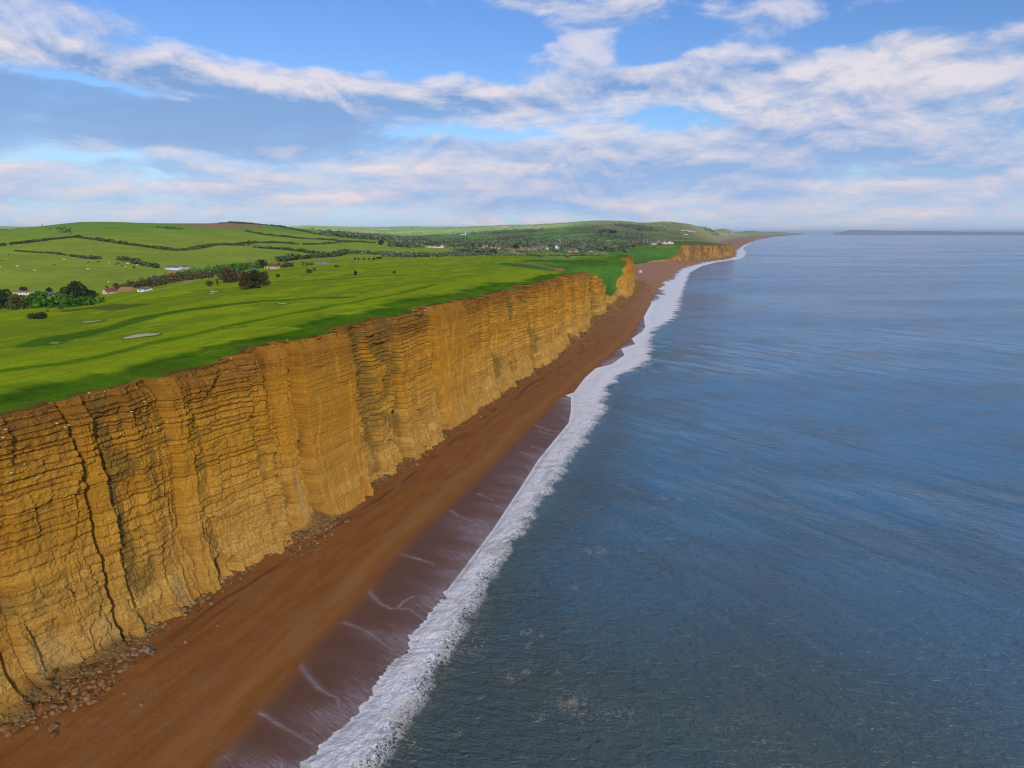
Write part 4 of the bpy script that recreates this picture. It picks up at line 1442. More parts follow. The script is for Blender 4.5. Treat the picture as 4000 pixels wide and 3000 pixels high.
def bush(px, py, wpx, hpx, mat, label, fn=None, group=None, name='bush', cat='bush', leaves=500):
    global TREES
    TREES += 1
    if fn:
        px, py = fn(px, py)
        kk = fn(1, 0)[0] - fn(0, 0)[0]
        wpx, hpx = wpx * kk, hpx * kk
    x, y, z = hit(px, py)
    D = math.hypot(x, y) * math.cos(math.atan2(x, y))
    k = D / F_PX
    h, r = hpx * k, wpx * k / 2
    rg = np.random.default_rng(TREES)
    mb = MB()
    C = []
    nb = 7
    for j in range(nb):
        an = 2 * math.pi * j / nb + rg.uniform(-.3, .3)
        rr = r * rg.uniform(.3, .65)
        top = np.array([rr * math.cos(an), rr * math.sin(an), h * rg.uniform(.35, .62)])
        mb.tube([(0, 0, -.2), tuple(top * .5), tuple(top)], [.07 * h, .04 * h, .015 * h], 5)
        n = leaves // nb
        d = rg.normal(size=(n, 3))
        d /= np.linalg.norm(d, axis=1)[:, None]
        C.append(top + d * np.array([r * .42, r * .42, h * .42]) * (rg.uniform(.5, 1.05, n)[:, None]))
    C = np.concatenate(C)
    C = C[C[:, 2] > 0]
    V, Fq = cards(C, max(.18, D * .0008, h * .09), rg)
    root = empty(name, (x, y, z - .1))
    mb.build('stems', M['bark'], root, True)
    mesh_np('foliage', V, Fq, mat, root, smooth=False)
    tag(root, label, cat, group)
    return root


# ---- hedges on the near hill
for key, (P, hh, ww, lab) in HEDGES.items():
    rg = np.random.default_rng(ord(key))
    P = np.array(P)
    seg = np.hypot(*np.diff(P[:, :2], axis=0).T)
    keep = np.concatenate([[True], seg > 1])
    P = P[keep]
    cum = np.concatenate([[0], np.cumsum(np.hypot(*np.diff(P[:, :2], axis=0).T))])
    L = cum[-1]
    n = int(min(L * 9, 7000))
    s_ = rg.uniform(0, L, n)
    thick = .45 + .75 * vn(s_ / 14.0, 0 * s_, 200 + ord(key))
    gapm = vn(s_ / 22.0, 0 * s_, 230 + ord(key)) > (.03 if key in 'bcj' else .14)
    hh = hh * 1.25
    s_, thick = s_[gapm], thick[gapm]
    n = len(s_)
    x = np.interp(s_, cum, P[:, 0]) + rg.normal(0, ww * .28, n)
    y = np.interp(s_, cum, P[:, 1]) + rg.normal(0, ww * .28, n)
    z = land_at(x, y) + hh * thick * rg.uniform(0.05, 1.0, n)
    C = np.stack([x, y, z], -1)
    V, Fq = cards(C, 1.15 + hh * .12, rg)
    o = mesh_np('hedge', V, Fq, M['l_hedge'], smooth=False)
    tag(o, lab, 'hedge', 'hedges between the hill fields')

# ---- far woods, hedgerow trees and scrub: reads as one mass
def mass(name, pts, mat, h0, h1, size, seed, per=10, spread=3.0):
    rg = np.random.default_rng(seed)
    pts = np.array(pts)
    n = len(pts)
    hh = rg.uniform(h0, h1, n)
    zb = land_at(pts[:, 0], pts[:, 1])
    C = np.repeat(np.stack([pts[:, 0], pts[:, 1], zb], -1), per, 0)
    H = np.repeat(hh, per)
    d = rg.normal(size=(n * per, 3))
    d /= np.linalg.norm(d, axis=1)[:, None]
    C[:, :2] += d[:, :2] * (H * .38 * spread / 3)[:, None]
    C[:, 2] += H * .52 + d[:, 2] * H * .45
    V, Fq = cards(C, size, rg)
    o = mesh_np(name, V, Fq, mat, smooth=False)
    tag(o, kind='stuff')
    return o


def strip_pts(fn, line, width, n, seed):
    rg = np.random.default_rng(seed)
    P = np.array(hits(fn, line))
    cum = np.concatenate([[0], np.cumsum(np.hypot(*np.diff(P[:, :2], axis=0).T))])
    s_ = rg.uniform(0, cum[-1], n)
    x = np.interp(s_, cum, P[:, 0]) + rg.normal(0, width, n)
    y = np.interp(s_, cum, P[:, 1]) + rg.normal(0, width, n)
    return np.stack([x, y], -1)


wood = [strip_pts(C2, [(850, 262), (960, 275), (1060, 285), (1170, 292), (1260, 300)], 20, 230, 1),
        strip_pts(C2, [(1255, 288), (1340, 300), (1440, 312), (1500, 322)], 25, 170, 2),
        strip_pts(C2, [(1500, 330), (1640, 335), (1760, 338), (1900, 345), (2080, 350), (2212, 352)], 45, 620, 3),
        strip_pts(C2, [(1400, 362), (1500, 365), (1560, 368)], 12, 50, 4),
        strip_pts(C3, [(30, 500), (150, 505), (260, 515)], 40, 160, 5),
        strip_pts(C3, [(450, 520), (600, 515), (760, 520), (900, 515), (1100, 520)], 45, 150, 6),
        strip_pts(C3, [(1080, 500), (1250, 505), (1400, 510), (1560, 515), (1750, 520), (1900, 530), (2020, 530)], 50, 260, 7),
        strip_pts(C3, [(1640, 560), (1780, 560), (1900, 555)], 25, 120, 8),
        strip_pts(C3, [(1690, 360), (1850, 395), (1980, 425), (2100, 415), (2212, 395)], 25, 170, 9),
        strip_pts(C3, [(2060, 262), (2140, 275), (2212, 290)], 30, 90, 10), strip_pts(C4, [(150, 262), (260, 285), (380, 315), (500, 330)], 35, 200, 11),
        strip_pts(C3, [(400, 365), (560, 345), (740, 335), (900, 335)], 40, 200, 12), strip_pts(C3, [(700, 460), (850, 462), (1000, 470), (1150, 475)], 18, 90, 13),
        strip_pts(C4, [(1140, 335), (1240, 345)], 30, 60, 14), strip_pts(C3, [(0, 590), (120, 590), (200, 600)], 14, 60, 15)]
mass('woodland', np.concatenate(wood), M['l_wood'], 8, 15, 2.8, 31, per=16)
bl = [strip_pts(C2, [(1030, 420), (1150, 425), (1300, 430), (1500, 436), (1700, 440), (1900, 440), (2100, 432)], 12, 420, 21),
      strip_pts(C2, [(1340, 447), (1600, 452), (1800, 452)], 8, 90, 22)]
mass('blossom_scrub', np.concatenate(bl), M['l_blossom'], 3, 6.5, 1.25, 32, per=16)
# hedgerows of the small fields
rg = np.random.default_rng(77)
hx_, hy_ = [], []
for _ in range(60):
    a = np.radians(rg.uniform(-40, 15, 3000))
    D = np.exp(rg.uniform(math.log(1150), math.log(6500), 3000))
    x, y = D * np.sin(a), D * np.cos(a)
    f_, _d, _a = far_zone(x, y)
    i_, g_ = voro2(x, y)
    k = (g_ < 3.0) & (f_ > .8) & ((x * B2[0] + y * B2[1]) < np.interp(x * A2[0] + y * A2[1], RT, RB) - 60)
    hx_.append(x[k]); hy_.append(y[k])
hp_ = np.stack([np.concatenate(hx_), np.concatenate(hy_)], -1)
mass('field_hedgerows', hp_[:4500], M['l_wood'], 3.0, 6.5, 2.2, 33, per=5, spread=6)

# ---- single trees and bushes
place_tree(660, 845, 165, 185, M['l_dark'], 'big dark pine with an uneven crown at the golf course edge', fn=C1, leaves=2600, low=.1)
place_tree(790, 800, 75, 62, M['l_dark'], 'small dark tree close on the right of the big pine', fn=C1, leaves=900)
place_tree(30, 900, 150, 165, M['l_dark'], 'dark tree at the left edge beside the white bungalow', fn=C1, leaves=2000, low=.05)
place_tree(140, 905, 140, 130, M['l_olive'], 'olive brown tree in front of the white bungalow', fn=C1, leaves=1900, low=.04)
place_tree(235, 895, 90, 95, M['l_olive'], 'small olive tree between the brown tree and the bright green one', fn=C1, leaves=900, low=.04)
place_tree(335, 885, 175, 125, M['l_bright'], 'broad bright green tree below the white cottage', fn=C1, leaves=2200, low=.04)
place_tree(455, 870, 90, 80, M['l_bright'], 'small dark green tree right of the broad bright tree', fn=C1, leaves=900, low=.04)
place_tree(520, 855, 110, 95, M['l_bright'], 'rounded green tree just left of the big dark pine', fn=C1, leaves=1300, low=.04)
place_tree(205, 752, 62, 42, M['l_dark'], 'dark tree rising behind the white bungalow roof', fn=C1, leaves=600)
place_tree(428, 766, 50, 48, M['l_dark'], 'pointed dark tree behind the white cottage', fn=C1, leaves=600, shape=2.0)
place_tree(1975, 675, 125, 118, M['l_brown'], 'round bronze tree standing by the fairway edge', fn=C1, leaves=1900, low=.1)
place_tree(1880, 700, 26, 62, M['l_olive'], 'thin sapling left of the round bronze tree', fn=C1, leaves=260, low=.3)
place_tree(1815, 705, 55, 45, M['l_brown'], 'low twiggy tree beyond the thin sapling', fn=C1, leaves=420, low=.2)
place_tree(145, 728, 140, 145, M['l_brown'], 'bronze tree at the left of the fairway clump', fn=C2, leaves=2200, low=.06)
place_tree(215, 722, 130, 160, M['l_dark'], 'tallest dark green tree in the middle of the fairway clump', fn=C2, leaves=2400, low=.06)
place_tree(295, 700, 95, 120, M['l_brown'], 'brownish tree at the right of the fairway clump', fn=C2, leaves=1600, low=.08)
place_tree(280, 548, 110, 62, M['l_dark'], 'dark spreading tree behind the red roofed cottage', fn=C2, leaves=1100, low=.05)
place_tree(30, 665, 90, 95, M['l_brown'], 'small bronze tree between the round one and the clump', fn=C2, leaves=900, low=.1)
place_tree(155, 540, 40, 30, M['l_dark'], 'little dark tree left of the red roofed cottage', fn=C2, leaves=300)
bush(330, 985, 165, 62, M['l_dark'], 'wide dark gorse bush alone on the left fairway', fn=C1, leaves=1500, name='gorse_bush')
bush(525, 900, 50, 32, M['l_olive'], 'olive bush at the foot of the green trees', fn=C1)
bush(412, 922, 28, 18, M['l_olive'], 'tiny olive shrub above the wide gorse bush', fn=C1, leaves=200)
bush(680, 590, 62, 42, M['l_bright'], 'rounded green bush on the rough below the flat shed', fn=C2)
bush(725, 568, 30, 28, M['l_bright'], 'smaller green bush beside the rounded one', fn=C2, leaves=300)
bush(1082, 608, 36, 40, M['l_dark'], 'upright dark bush alone in mid fairway', fn=C2, leaves=400)
bush(1415, 594, 30, 28, M['l_olive'], 'lone olive bush farther along the fairway', fn=C2, leaves=300)
bush(690, 520, 70, 20, M['l_olive'], 'low flat shrub left of the long green shed', fn=C2, leaves=350)
bush(915, 538, 50, 18, M['l_brown'], 'low bronze shrub right of the long green shed', fn=C2, leaves=300)
bush(412, 624, 40, 30, M['l_brown'], 'straggly brown shrub right of the fairway clump', fn=C2, leaves=260)
for k, (a, w) in enumerate(((1077, 14), (1108, 18), (1152, 16), (1198, 12), (1240, 24))):
    bush(a, 475, w, 20, M['l_dark'], 'small dark shrub in the short row beyond the fairway', fn=C2, leaves=90, group='row of small shrubs beyond the fairway')
bush(1285, 468, 66, 20, M['l_brown'], 'longer brown shrub ending the row beyond the fairway', fn=C2, leaves=260)
place_tree(680, 552, 66, 72, M['l_dark'], 'big dark conifer in the village', fn=C3, leaves=600, shape=1.5, low=.03)
place_tree(770, 540, 50, 36, M['l_dark'], 'dark rounded tree right of the village conifer', fn=C3, leaves=300, low=.03)
place_tree(400, 600, 95, 45, M['l_dark'], 'dark tree in front of the pale village houses', fn=C3, leaves=500, low=.02)
place_tree(310, 605, 85, 40, M['l_wood'], 'greyish tree at the field edge left of the dark one', fn=C3, leaves=500, low=.02)
place_tree(1300, 345 , 50, 38, M['l_dark'], 'dark round tree by the field below the middle wood', fn=C2, leaves=350, low=.02)
mass('copse', strip_pts(C3, [(1770, 350), (1820, 352), (1875, 350)], 12, 70, 41), M['l_dark'], 9, 14, 2.6, 42, per=20)
mass('skyline_trees', np.concatenate([strip_pts(C1, [(150, 200), (240, 195), (335, 188)], 9, 70, 43), strip_pts(C1, [(1900, 162), (1960, 160)], 4, 26, 44), strip_pts(C2, [(85, 165), (210, 170), (330, 176)], 6, 50, 45)]),
     M['l_wood'], 2.0, 3.8, 1.0, 46, per=16)
mass('scrub', np.concatenate([strip_pts(C1, [(1220, 668), (1330, 660), (1440, 650), (1560, 640), (1700, 640), (1850, 630)], 9, 240, 47), strip_pts(C1, [(1060, 715), (1180, 712), (1290, 700)], 6, 90, 48),
                              strip_pts(C1, [(505, 205), (600, 250)], 8, 40, 49), strip_pts(C1, [(1380, 200), (1560, 212)], 8, 30, 50), strip_pts(C2, [(10, 350), (80, 352)], 10, 40, 51),
                              strip_pts(C1, [(740, 462), (850, 470)], 5, 26, 52), strip_pts(C2, [(360, 545), (480, 540)], 8, 40, 53)]), M['l_brown'], 2, 4.5, .9, 54, per=14)
mass('scrub', np.concatenate([strip_pts(C1, [(1560, 625), (1700, 615), (1850, 600), (1950, 590)], 14, 220, 57), strip_pts(C1, [(1850, 560), (2000, 560), (2120, 540)], 12, 90, 58),
                              strip_pts(C1, [(620, 880), (560, 880)], 6, 30, 59)]), M['l_bright'], 2.5, 6, 1.1, 60, per=14)

# ---- buildings
def house(name, px, py, fn, w, d, hw, hr, rz, wall, roof, label, cat='house', group=None, hip=False, chim=1, wins=3, door=True, sink=.4):
    sc = .62 if name != 'village_house' and fn in (C1, C2) and wins != 9 else .85
    if fn:
        px, py = fn(px, py)
    x, y, z = hit(px, py)
    root = empty(name, (x, y, z - sink), rz, sc)
    mb = MB()
    mb.box(-w / 2, w / 2, -d / 2, d / 2, 0, hw)
    if not hip:
        for sx in (-1, 1):
            mb.quad_pts([(sx * w / 2, -d / 2, hw), (sx * w / 2, d / 2, hw), (sx * w / 2, 0, hw + hr)][::sx])
    mb.build('wall', wall, root)
    rb = MB()
    if hip:
        rb.hip(-w / 2 - .4, w / 2 + .4, -d / 2 - .4, d / 2 + .4, hw, hr)
    else:
        rb.gable(-w / 2 - .35, w / 2 + .35, -d / 2 - .4, d / 2 + .4, hw - .4 * 2 * hr / d + .02, hr + .4 * 2 * hr / d)
    r = rb.build('roof', roof, root)
    for k in range(chim):
        cb = MB()
        cx = (-.3 + .6 * k) * w
        cb.box(cx - .4, cx + .4, -.35, .35, hw + hr - .6, hw + hr + 1.1)
        cb.build('chimney', M['stone'], r)
    for k in range(wins):
        for sy in (-1, 1):
            wb = MB()
            cx = (k + .5) / wins * w - w / 2
            if door and sy == -1 and k == wins // 2:
                wb.box(cx - .5, cx + .5, sy * d / 2 - .04, sy * d / 2 + .04, .3, min(2.3, hw - .2))
                wb.build('door', M['wood'], root)
            else:
                wb.box(cx - .65, cx + .65, sy * d / 2 - .05, sy * d / 2 + .05, hw * .38, hw * .8)
                wb.build('window', M['dark'], root)
    tag(root, label, cat, group)
    return root


R_ = math.radians
house('bungalow', 950, 768, C1, 15, 8, 3.6, 3.6, R_(20 + 50), M['cream'], M['rred'], 'cream gabled bungalow with dark red roof at the golf course edge')
house('barn', 1100, 742, C1, 17, 8, 2.6, 2.6, R_(-12), M['stone'], M['rorange'], 'long low barn with an orange tiled roof', 'barn', chim=0, wins=4)
house('shed', 1255, 745, C1, 11, 6, 2.4, .9, R_(-15), M['white'], M['rgrey'], 'pale shed with a grey roof near the lane', 'shed', chim=0, wins=2)
house('farmhouse', 1500, 560, C1, 26, 10, 4.4, 3.0, R_(-4), M['white'], M['rgrey'], 'long white farmhouse with a grey slate roof on the hillside', chim=2, wins=5)
house('farm_building', 1592, 553, C1, 12, 10, 4.0, 2.8, R_(60), M['cream'], M['rgrey'], 'grey roofed farm building right of the long farmhouse', 'barn', chim=0, wins=2)
house('barn', 1508, 608, C1, 17, 12, 6.0, 2.0, R_(-3), M['wood'], M['rgreen'], 'tall barn with orange boarded walls below the farmhouse', 'barn', chim=0, wins=3)
house('shed', 1680, 582, C1, 34, 12, 3.4, 1.4, R_(-3), M['grey'], M['rgreen'], 'very long green grey sheet roofed farm shed', 'shed', chim=0, wins=5, door=False)
house('shed', 1528, 640, C1, 14, 7, 2.6, 1.0, R_(-10), M['grey'], M['rgrey'], 'low dark grey shed below the orange barn', 'shed', chim=0, wins=2)
house('shed', 1370, 655, C1, 11, 6, 2.6, 1.0, R_(-8), M['white'], M['rgreen'], 'small pale greenish shed beside the brown scrub', 'shed', chim=0, wins=2)
house('bungalow', 215, 775, C1, 24, 8, 3.6, 1.6, R_(-3), M['white'], M['rbrown'], 'long white bungalow behind the trees at the left edge', wins=6, chim=1)
house('cottage', 432, 796, C1, 9, 7, 3.4, 3.0, R_(65), M['white'], M['rgrey'], 'small white cottage with grey roof beside the pointed tree', wins=2)
house('cottage', 362, 552, C2, 17, 11, 3.8, 4.0, R_(-8), M['cream'], M['rred'], 'cream cottage with a hipped dark red roof', hip=True, wins=4)
house('shed', 205, 572, C2, 9, 6, 2.0, 1.6, R_(-8), M['white'], M['rgrey'], 'small pale shed left of the red roofed cottage', 'shed', chim=0, wins=1)
house('shed', 800, 512, C2, 24, 7, 3.2, .8, R_(-2), M['grey'], M['rgreen'], 'long flat roofed green shed alone beyond the fairway', 'shed', chim=0, wins=4)
VG = 'pale houses of the village beyond the golf course'
vil = [(1710, 368, C2, 'w'), (1750, 370, C2, 'w'), (1772, 370, C2, 'w'), (1800, 372, C2, 'w')]
for k, (a, b_, fn, _w) in enumerate(vil):
    house('cottage', a, b_, fn, 14, 8, 4, 3, R_(random.uniform(-40, 60)), M['white'], M['rbrown'], 'small white cottage in the short row before the wood', group='white cottages before the wood', wins=2)
house('house', 1832, 370, C2, 13, 9, 6, 6, R_(70), M['white'], M['rorange'], 'white house with a steep orange red roof ending the cottage row', wins=2)
house('house', 2190, 375, C2, 15, 9, 6, 5, R_(70), M['cream'], M['rbrown'], 'cream gabled house standing left of the village', wins=2)
house('house', 395, 545, C3, 15, 9, 4.5, 3.5, R_(-10), M['white'], M['rred'], 'white village house with a red brown roof left of the conifer', wins=3)
house('house', 457, 545, C3, 15, 9, 3.2, 3.2, R_(-10), M['white'], M['rbrown'], 'white village house with a brown roof between red roof and conifer', wins=3)
house('house', 1192, 545, C3, 19, 12, 5, 7, R_(70), M['white'], M['rgrey'], 'large white gabled house in the middle of the village', wins=3)
house('house', 300, 532, C3, 13, 8, 5, 3.5, R_(20), M['cream'], M['rbrown'], 'cream village house just left of the red brown roof', wins=3)
rs = random.Random(5)
for a, b_ in ((735, 548), (780, 556), (815, 560), (880, 548), (905, 556), (930, 545), (955, 552), (980, 540), (1005, 546), (1030, 538), (1050, 550), (600, 572), (640, 575), (700, 572), (1330, 575), (1360, 584), (1400, 580), (1430, 585),
              (1480, 548), (1510, 556), (1535, 545), (1560, 552), (1620, 578), (1325, 552), (580, 545)):
    house('village_house', a, b_, C3, rs.uniform(10, 16), 8, rs.uniform(4, 5.5), rs.uniform(3, 4), R_(rs.uniform(-60, 60)), M[rs.choice(['stone', 'stone', 'cream', 'white'])],
          M[rs.choice(['rbrown', 'rgrey', 'rred', 'rbrown'])], 'small stone or rendered house in the distant village', group=VG, wins=2, door=False)
for a, b_ in ((150, 500), (245, 490), (262, 476), (300, 472), (325, 470), (378, 464), (435, 494), (455, 486), (475, 494), (500, 484), (525, 478), (545, 470), (565, 460), (590, 486), (610, 476), (630, 486), (650, 482), (700, 486), (595, 468)):
    house('village_house', a, b_, C4, rs.uniform(13, 19), 9, rs.uniform(5, 7), rs.uniform(3.5, 5), R_(rs.uniform(-60, 60)), M[rs.choice(['white', 'white', 'cream'])],
          M[rs.choice(['rbrown', 'rgrey', 'rred'])], 'white house in the coastal village below the hills', group='white houses of the coastal village', wins=2, door=False)
for a, b_, l in ((545, 268, 'white farmhouse high on the pale distant hill'), (925, 292, 'small farm on the dark edge of the far hillside')):
    house('farmhouse', a, b_, C3, 28, 12, 6, 5, R_(-5), M['white'], M['rgrey'], l, wins=3)
for a, b_, l in ((1448, 344, 'white farmhouse on the last coastal hill'), (1165, 296, 'small white house high on the coastal hill'), (28, 372, 'white barn beside the tall mast')):
    house('farmhouse', a, b_, C3 if 'mast' in l else C4, 24, 10, 6, 4, R_(-5), M['white'], M['rgrey'], l, wins=3)
# church with a square tower
x, y, z = hit(*C3(1272, 510))
ch = empty('church', (x, y, z - .5), R_(15))
mb = MB(); mb.box(-10, 10, -5, 5, 0, 7)
for sx in (-1, 1):
    mb.quad_pts([(sx * 10, -5, 7), (sx * 10, 5, 7), (sx * 10, 0, 12)][::sx])
mb.build('nave', M['stone'], ch)
rb = MB(); rb.gable(-10.3, 10.3, -5.4, 5.4, 6.62, 5.5); rb.build('roof', M['rgrey'], ch)
tw = MB(); tw.box(-16, -10, -3.2, 3.2, 0, 17)
for sx in (-16, -11):
    for sy in (-3.2, 2.2):
        tw.box(sx, sx + 1, sy, sy + 1, 17, 18.4)
tw.build('tower', M['stone'], ch)
tag(ch, 'grey stone church with a square tower in the village', 'church')
# pale mast on the far slope
x, y, z = hit(*C2(2030, 262))
ms = empty('mast', (x, y, z - 1))
k = math.hypot(x, y) / F_PX
mb = MB(); mb.tube([(0, 0, 0), (0, 0, 9 * k), (0, 0, 16 * k)], [1.6 * k, 1.3 * k, 1.0 * k], 10); mb.build('shaft', M['white'], ms)
mb = MB(); mb.tube([(0, 0, 16 * k), (0, 0, 16.6 * k)], [1.7 * k, 1.7 * k], 10); mb.build('platform', M['white'], ms)
tag(ms, 'tall pale tower standing alone on the far sunny slope', 'tower')

# caravans and parked cars
def caravan(x, y, z, rz, sc, label, group):
    root = empty('static_caravan', (x, y, z), rz, sc)
    mb = MB(); mb.box(-5, 5, -1.6, 1.6, .5, 3.0); mb.build('body', M['plastic'], root)
    rb = MB(); rb.gable(-5.1, 5.1, -1.75, 1.75, 2.98, .35, .08); rb.build('roof', M['rgreen'], root)
    for sx in (-3.2, 0, 3.2):
        for sy in (-1.62, 1.62):
            w = MB(); w.box(sx - .8, sx + .8, sy - .02, sy + .02, 1.5, 2.4); w.build('window', M['dark'], root)
    tag(root, label, 'caravan', group)
    return root


first, fk = None, None
cpos = [((835 + k * 21 + rs.uniform(-4, 4), 322 + k * 1.6 + rs.uniform(-2, 2)), 'a') for k in range(8)] + [((1330 + k * 24 + rs.uniform(-5, 5), 362 + k * 2.2 + rs.uniform(-3, 3)), 'b') for k in range(15)] + \
       [((870 + k * 14, 373 + rs.uniform(-1, 1)), 'c') for k in range(3)]
LBL = {'a': ('white static caravan in the row on the sunny hillside', 'white caravans on the sunny hillside'), 'b': ('white static caravan in the park behind the far beach', 'white caravans behind the far beach'),
       'c': ('white static caravan in the small group between hillside row and village', 'white caravans between hillside and village')}
for (p, g_) in cpos:
    x, y, z = hit(*C4(*p))
    sc = 1.0 + (g_ != 'c') * .35
    if first is None:
        first = caravan(x, y, z, R_(20), sc, LBL[g_][0], LBL[g_][1])
        fk = kids(first)
    else:
        c = copy_tree(first, fk)
        c.location = (x, y, z)
        c.rotation_euler = (0, 0, R_(rs.uniform(-50, 50)))
        c.scale = (sc,) * 3
        c['label'], c['group'] = LBL[g_]
# cars beside the coast road on the second cliff
def car_proto():
    root = empty('parked_car', (0, 0, 0))
    mb = MB()
    prof_c = [(-2.1, .35), (-2.15, .8), (-1.9, .95), (-1.2, 1.0), (-.7, 1.42), (.8, 1.45), (1.5, 1.0), (2.1, .85), (2.15, .35)]
    n = len(prof_c)
    i = len(mb.v)
    for sy in (-.85, .85):
        mb.v += [(p[0], sy * (.86 if p[1] > 1.1 else 1), p[1]) for p in prof_c]
    mb.f.append(tuple(range(n))); mb.f.append(tuple(reversed(range(n, 2 * n))))
    mb.f += [(k, n + k, n + (k + 1) % n, (k + 1) % n) for k in range(n)]
    mb.build('body', M['plastic'], root)
    wb = MB(); wb.box(-.95, 1.1, -.80, .80, 1.03, 1.36); wb.build('windows', M['dark'], root)
    for sx in (-1.3, 1.35):
        for sy in (-.86, .70):
            t_ = MB(); t_.tube([(sx, sy, .33), (sx, sy + .16, .33)], [.33, .33], 12); t_.build('wheel', M['rubber'], root)
    tag(root, 'white car parked beside the road above the second cliff', 'car', 'cars along the road above the second cliff')
    return root


proto, pk = None, None
for k in range(12):
    x, y, z = hit(*C4(1150 + k * 27 + rs.uniform(-6, 6), 398 + k * 3.9))
    if proto is None:
        proto = car_proto(); pk = kids(proto); o = proto
    else:
        o = copy_tree(proto, pk)
    o.location = (x, y, z + .05); o.rotation_euler = (0, 0, R_(rs.uniform(40, 80))); o.scale = (1.5,) * 3

# white hut on the beach beyond the last buttress
q = atz(2502, 1064, 3.2)
tq, bq = tb(*q)
zb_ = float(beach_z(np.array([tq]), np.array([bq]))[0])
hut = empty('beach_hut', (q[0], q[1], min(zb_, 3.3) - .1), R_(-20))
mb = MB(); mb.box(-2.4, 2.4, -1.5, 1.5, .4, 3.2); mb.build('cabin', M['plastic'], hut)
rb = MB(); rb.box(-2.6, 2.6, -1.7, 1.7, 3.2, 3.4); rb.build('roof', M['white'], hut)
lg = MB()
for sx in (-2.1, 2.1):
    for sy in (-1.2, 1.2):
        lg.box(sx - .12, sx + .12, sy - .12, sy + .12, -.4, .4)
lg.build('skids', M['bark'], hut)
for sx in (-1.3, 1.3):
    w = MB(); w.box(sx - .6, sx + .6, -1.53, -1.49, 1.5, 2.5); w.build('window', M['dark'], hut)
tag(hut, 'small white cabin on the beach beyond the last buttress', 'hut')

# ---- golf bunkers and tees
def bunker(px, py, wpx, hpx, fn, label, sd):
    if fn:
        px, py = fn(px, py)
        kk = fn(1, 0)[0] - fn(0, 0)[0]
        wpx, hpx = wpx * kk, hpx * kk
    x, y, z = hit(px, py)
    D = math.hypot(x, y)
    d = ray(px, py)
    rx = wpx / 2 * D / F_PX
    dep = abs(d[2]) / math.hypot(d[0], d[1])
    ry = min(hpx / 2 * D / F_PX / max(dep, .04), rx * 1.6)
    az = math.atan2(x, y)
    n, m = 36, 7
    V = []
    for j in range(m + 1):
        f = j / m
        for i in range(n):
            a = 2 * math.pi * i / n
            wob = 1 + .16 * math.sin(2 * a + sd) + .10 * math.sin(3 * a + 2 * sd) + .05 * math.sin(7 * a)
            u, v = rx * wob * f * math.cos(a), ry * wob * f * math.sin(a)
            V.append((x + u * math.cos(az) + v * math.sin(az), y - u * math.sin(az) + v * math.cos(az), f))
    V = np.array(V)
    zl = land_at(V[:, 0], V[:, 1])
    zc = float(zl[:n].mean())
    V[:, 2] = zl + .20 + .06 * np.cos(V[:, 2] * 3.1)
    Fq = []
    for j in range(m):
        for i in range(n):
            Fq.append((j * n + i, (j + 1) * n + i, (j + 1) * n + (i + 1) % n, j * n + (i + 1) % n))
    root = empty('sand_bunker', (0, 0, 0))
    mesh_np('sand', V, np.array(Fq), M['sand'], root)
    # turf lip round the sand
    ring = V[m * n:(m + 1) * n]
    mb = MB()
    c = ring.mean(0)
    P = [tuple(c + (p - c) * 1.03) for p in ring]
    mb.tube([*P, P[0]], [.16] * (n + 1), 6, False)
    mb.build('lip', M['lip'], root, True)
    tag(root, label, 'bunker')


bunker(795, 1014, 145, 13, C1, 'pale sand bunker on the fairway right of the gorse bush', .3)
bunker(551, 1314, 100, 13, None, 'largest sand bunker on the fairway nearest the cliff', 1.2)
bunker(216, 1343, 26, 6, None, 'tiny worn sand patch on the fairway left of the largest bunker', 2.0)
bunker(2045, 1060, 150, 7, C1, 'thin pale bunker behind the mid fairway rise', 2.4)
bunker(453, 859, 90, 9, C2, 'thin white bunker on the second fairway behind the cliff edge', 3.1)
bunker(885, 798, 60, 6, C2, 'short pale bunker halfway along the bright fairway', 4.0)
bunker(1145, 759, 52, 5, C2, 'small bunker beyond the halfway one', 4.6)
bunker(1750, 532, 40, 5, C2, 'little bunker before the far end of the course', 5.5)
bunker(1795, 627, 52, 5, C2, 'slim bunker on the far fairway above the cliff', 6.1)
bunker(750, 856, 60, 9, C3, 'pale bunker closest to the dark combe', .9)
bunker(640, 720, 40, 8, C3, 'pale patch at the upper end of the red path', 1.7)
bunker(1832, 741, 52, 9, C1, 'uppermost of the three stacked sandy tees', 2.9)
bunker(1850, 754, 80, 9, C1, 'middle one of the three stacked sandy tees', 3.7)
bunker(1828, 773, 70, 9, C1, 'lowest of the three stacked sandy tees', 4.9)

# ---- cattle on the hill pasture
def cow_mesh(mat, name):
    mb = MB()
    mb.tube([(-1.15, 0, 1.15), (-.9, 0, 1.1), (-.2, 0, 1.02), (.55, 0, 1.08), (.85, 0, 1.2), (1.2, 0, 1.25), (1.45, 0, 1.12), (1.75, 0, .95), (1.86, 0, .88)], [.16, .36, .43, .39, .30, .19, .17, .12, .07], 10)
    for (sx, sy) in ((.62, .2), (.62, -.2), (-.82, .22), (-.82, -.22)):
        bk = .10 if sx < 0 else -.03
        mb.tube([(sx, sy, .95), (sx - bk, sy, .52), (sx + .02, sy, .06), (sx + .04, sy, 0)], [.17, .085, .055, .07], 6)
    mb.tube([(-1.12, 0, 1.3), (-1.25, 0, 1.0), (-1.22, 0, .55)], [.05, .035, .03], 5)
    for sy in (-1, 1):
        mb.tube([(1.42, sy * .10, 1.25), (1.38, sy * .30, 1.27)], [.06, .02], 5)
    return mb.mesh(name, mat, True)


